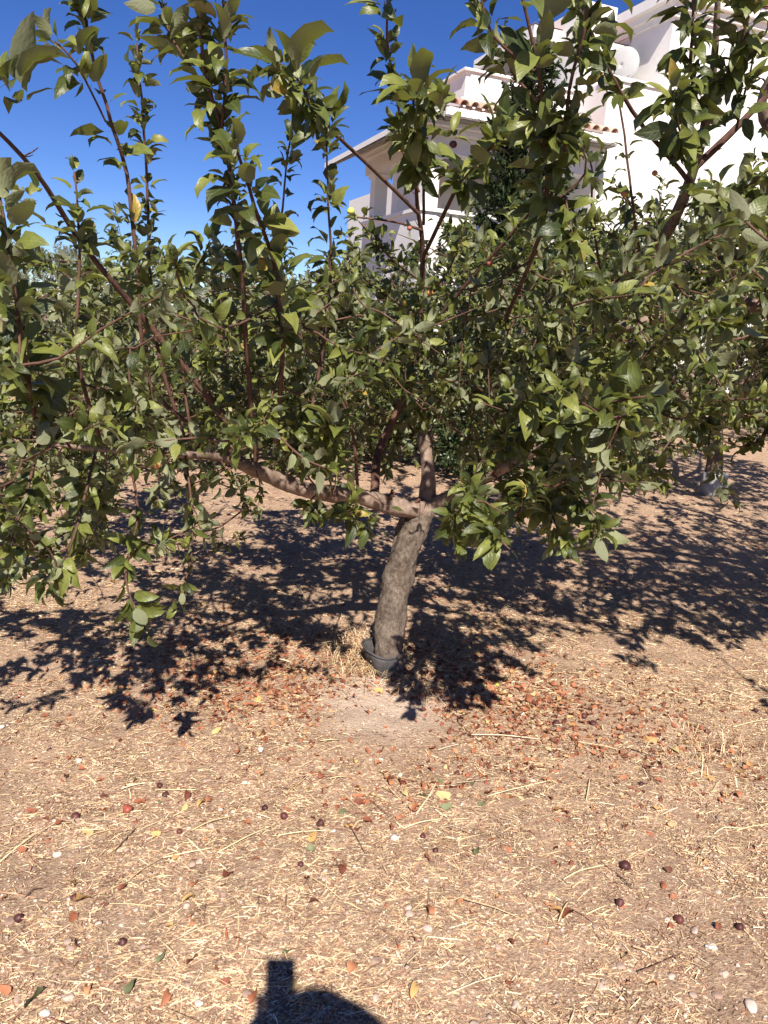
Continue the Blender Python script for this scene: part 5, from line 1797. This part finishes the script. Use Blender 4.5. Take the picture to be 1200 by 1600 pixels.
bo.modifiers.new('sub', 'SUBSURF').render_levels = 2


def skin_part(name, J_, E_, R_, mm):
    me_ = bpy.data.meshes.new(name)
    me_.from_pydata(J_, E_, [])
    o_ = link(name, me_, M[mm], PS)
    o_.modifiers.new('skin', 'SKIN')
    s_ = me_.skin_vertices[0].data
    for i_, rr_ in enumerate(R_):
        s_[i_].radius = (rr_, rr_)
    s_[0].use_root = True
    o_.modifiers.new('sub', 'SUBSURF').render_levels = 2


skin_part('shirt', [J[0], J[1], J[2], (0, 0, hh - 0.21), J[6], J[7], J[14], J[15]], [(0, 1), (1, 2), (2, 3), (2, 4), (4, 5), (2, 6), (6, 7)], [0.15, 0.145, 0.15, 0.065, 0.07, 0.056, 0.07, 0.056], 'cloth')
skin_part('trousers', [(0, 0, hh - 0.72), J[10], J[11], (J[12][0], J[12][1], 0.12), J[18], J[19], (J[20][0], J[20][1], 0.12)], [(0, 1), (1, 2), (2, 3), (0, 4), (4, 5), (5, 6)], [0.14, 0.1, 0.075, 0.06, 0.1, 0.075, 0.06], 'trouser')
for s in (-1, 1):                                        # fingers folded round the phone's edges
    for k in range(4):
        b0 = ph_c - pb + RT * 0.048 * s - UP * (0.022 + 0.019 * k) - FWD * 0.02
        skin_part('finger', [tuple(b0), tuple(b0 + FWD * 0.022 + RT * 0.004 * s), tuple(b0 + FWD * 0.034 - RT * 0.012 * s)], [(0, 1), (1, 2)], [0.009, 0.0085, 0.007], 'skin')
# hat: brim and crown
vs_, fs = [], []
prof = [(0.0, 0.125), (0.06, 0.12), (0.092, 0.095), (0.10, 0.03), (0.13, 0.01), (0.185, -0.012), (0.186, -0.016), (0.10, 0.02)]
for i, (rr, z) in enumerate(prof):
    for k in range(32):
        a = k * math.pi / 16
        vs_.append((rr * math.cos(a), rr * math.sin(a) + 0.02, hh + 0.02 + z))
for i in range(len(prof) - 1):
    for k in range(32):
        fs.append((i * 32 + k, i * 32 + (k + 1) % 32, (i + 1) * 32 + (k + 1) % 32, (i + 1) * 32 + k))
link('sun_hat', MB().add(vs_, fs).mesh('sun_hat', True), M['hat'], PS)
PHN = root('phone', tuple(ph_c), 'phone held up in portrait by the person, throwing the small upright shadow', 'phone')
mp_ = MB().box((-0.0375, -0.075, -0.004), (0.0375, 0.075, 0.004)).mesh('phone_body', bevel=0.003)
po = link('phone_body', mp_, M['phone'], PHN)
mw = np.eye(4)
mw[:3, 0], mw[:3, 1], mw[:3, 2] = RT, UP, -FWD
po.matrix_basis = Matrix(mw.tolist())
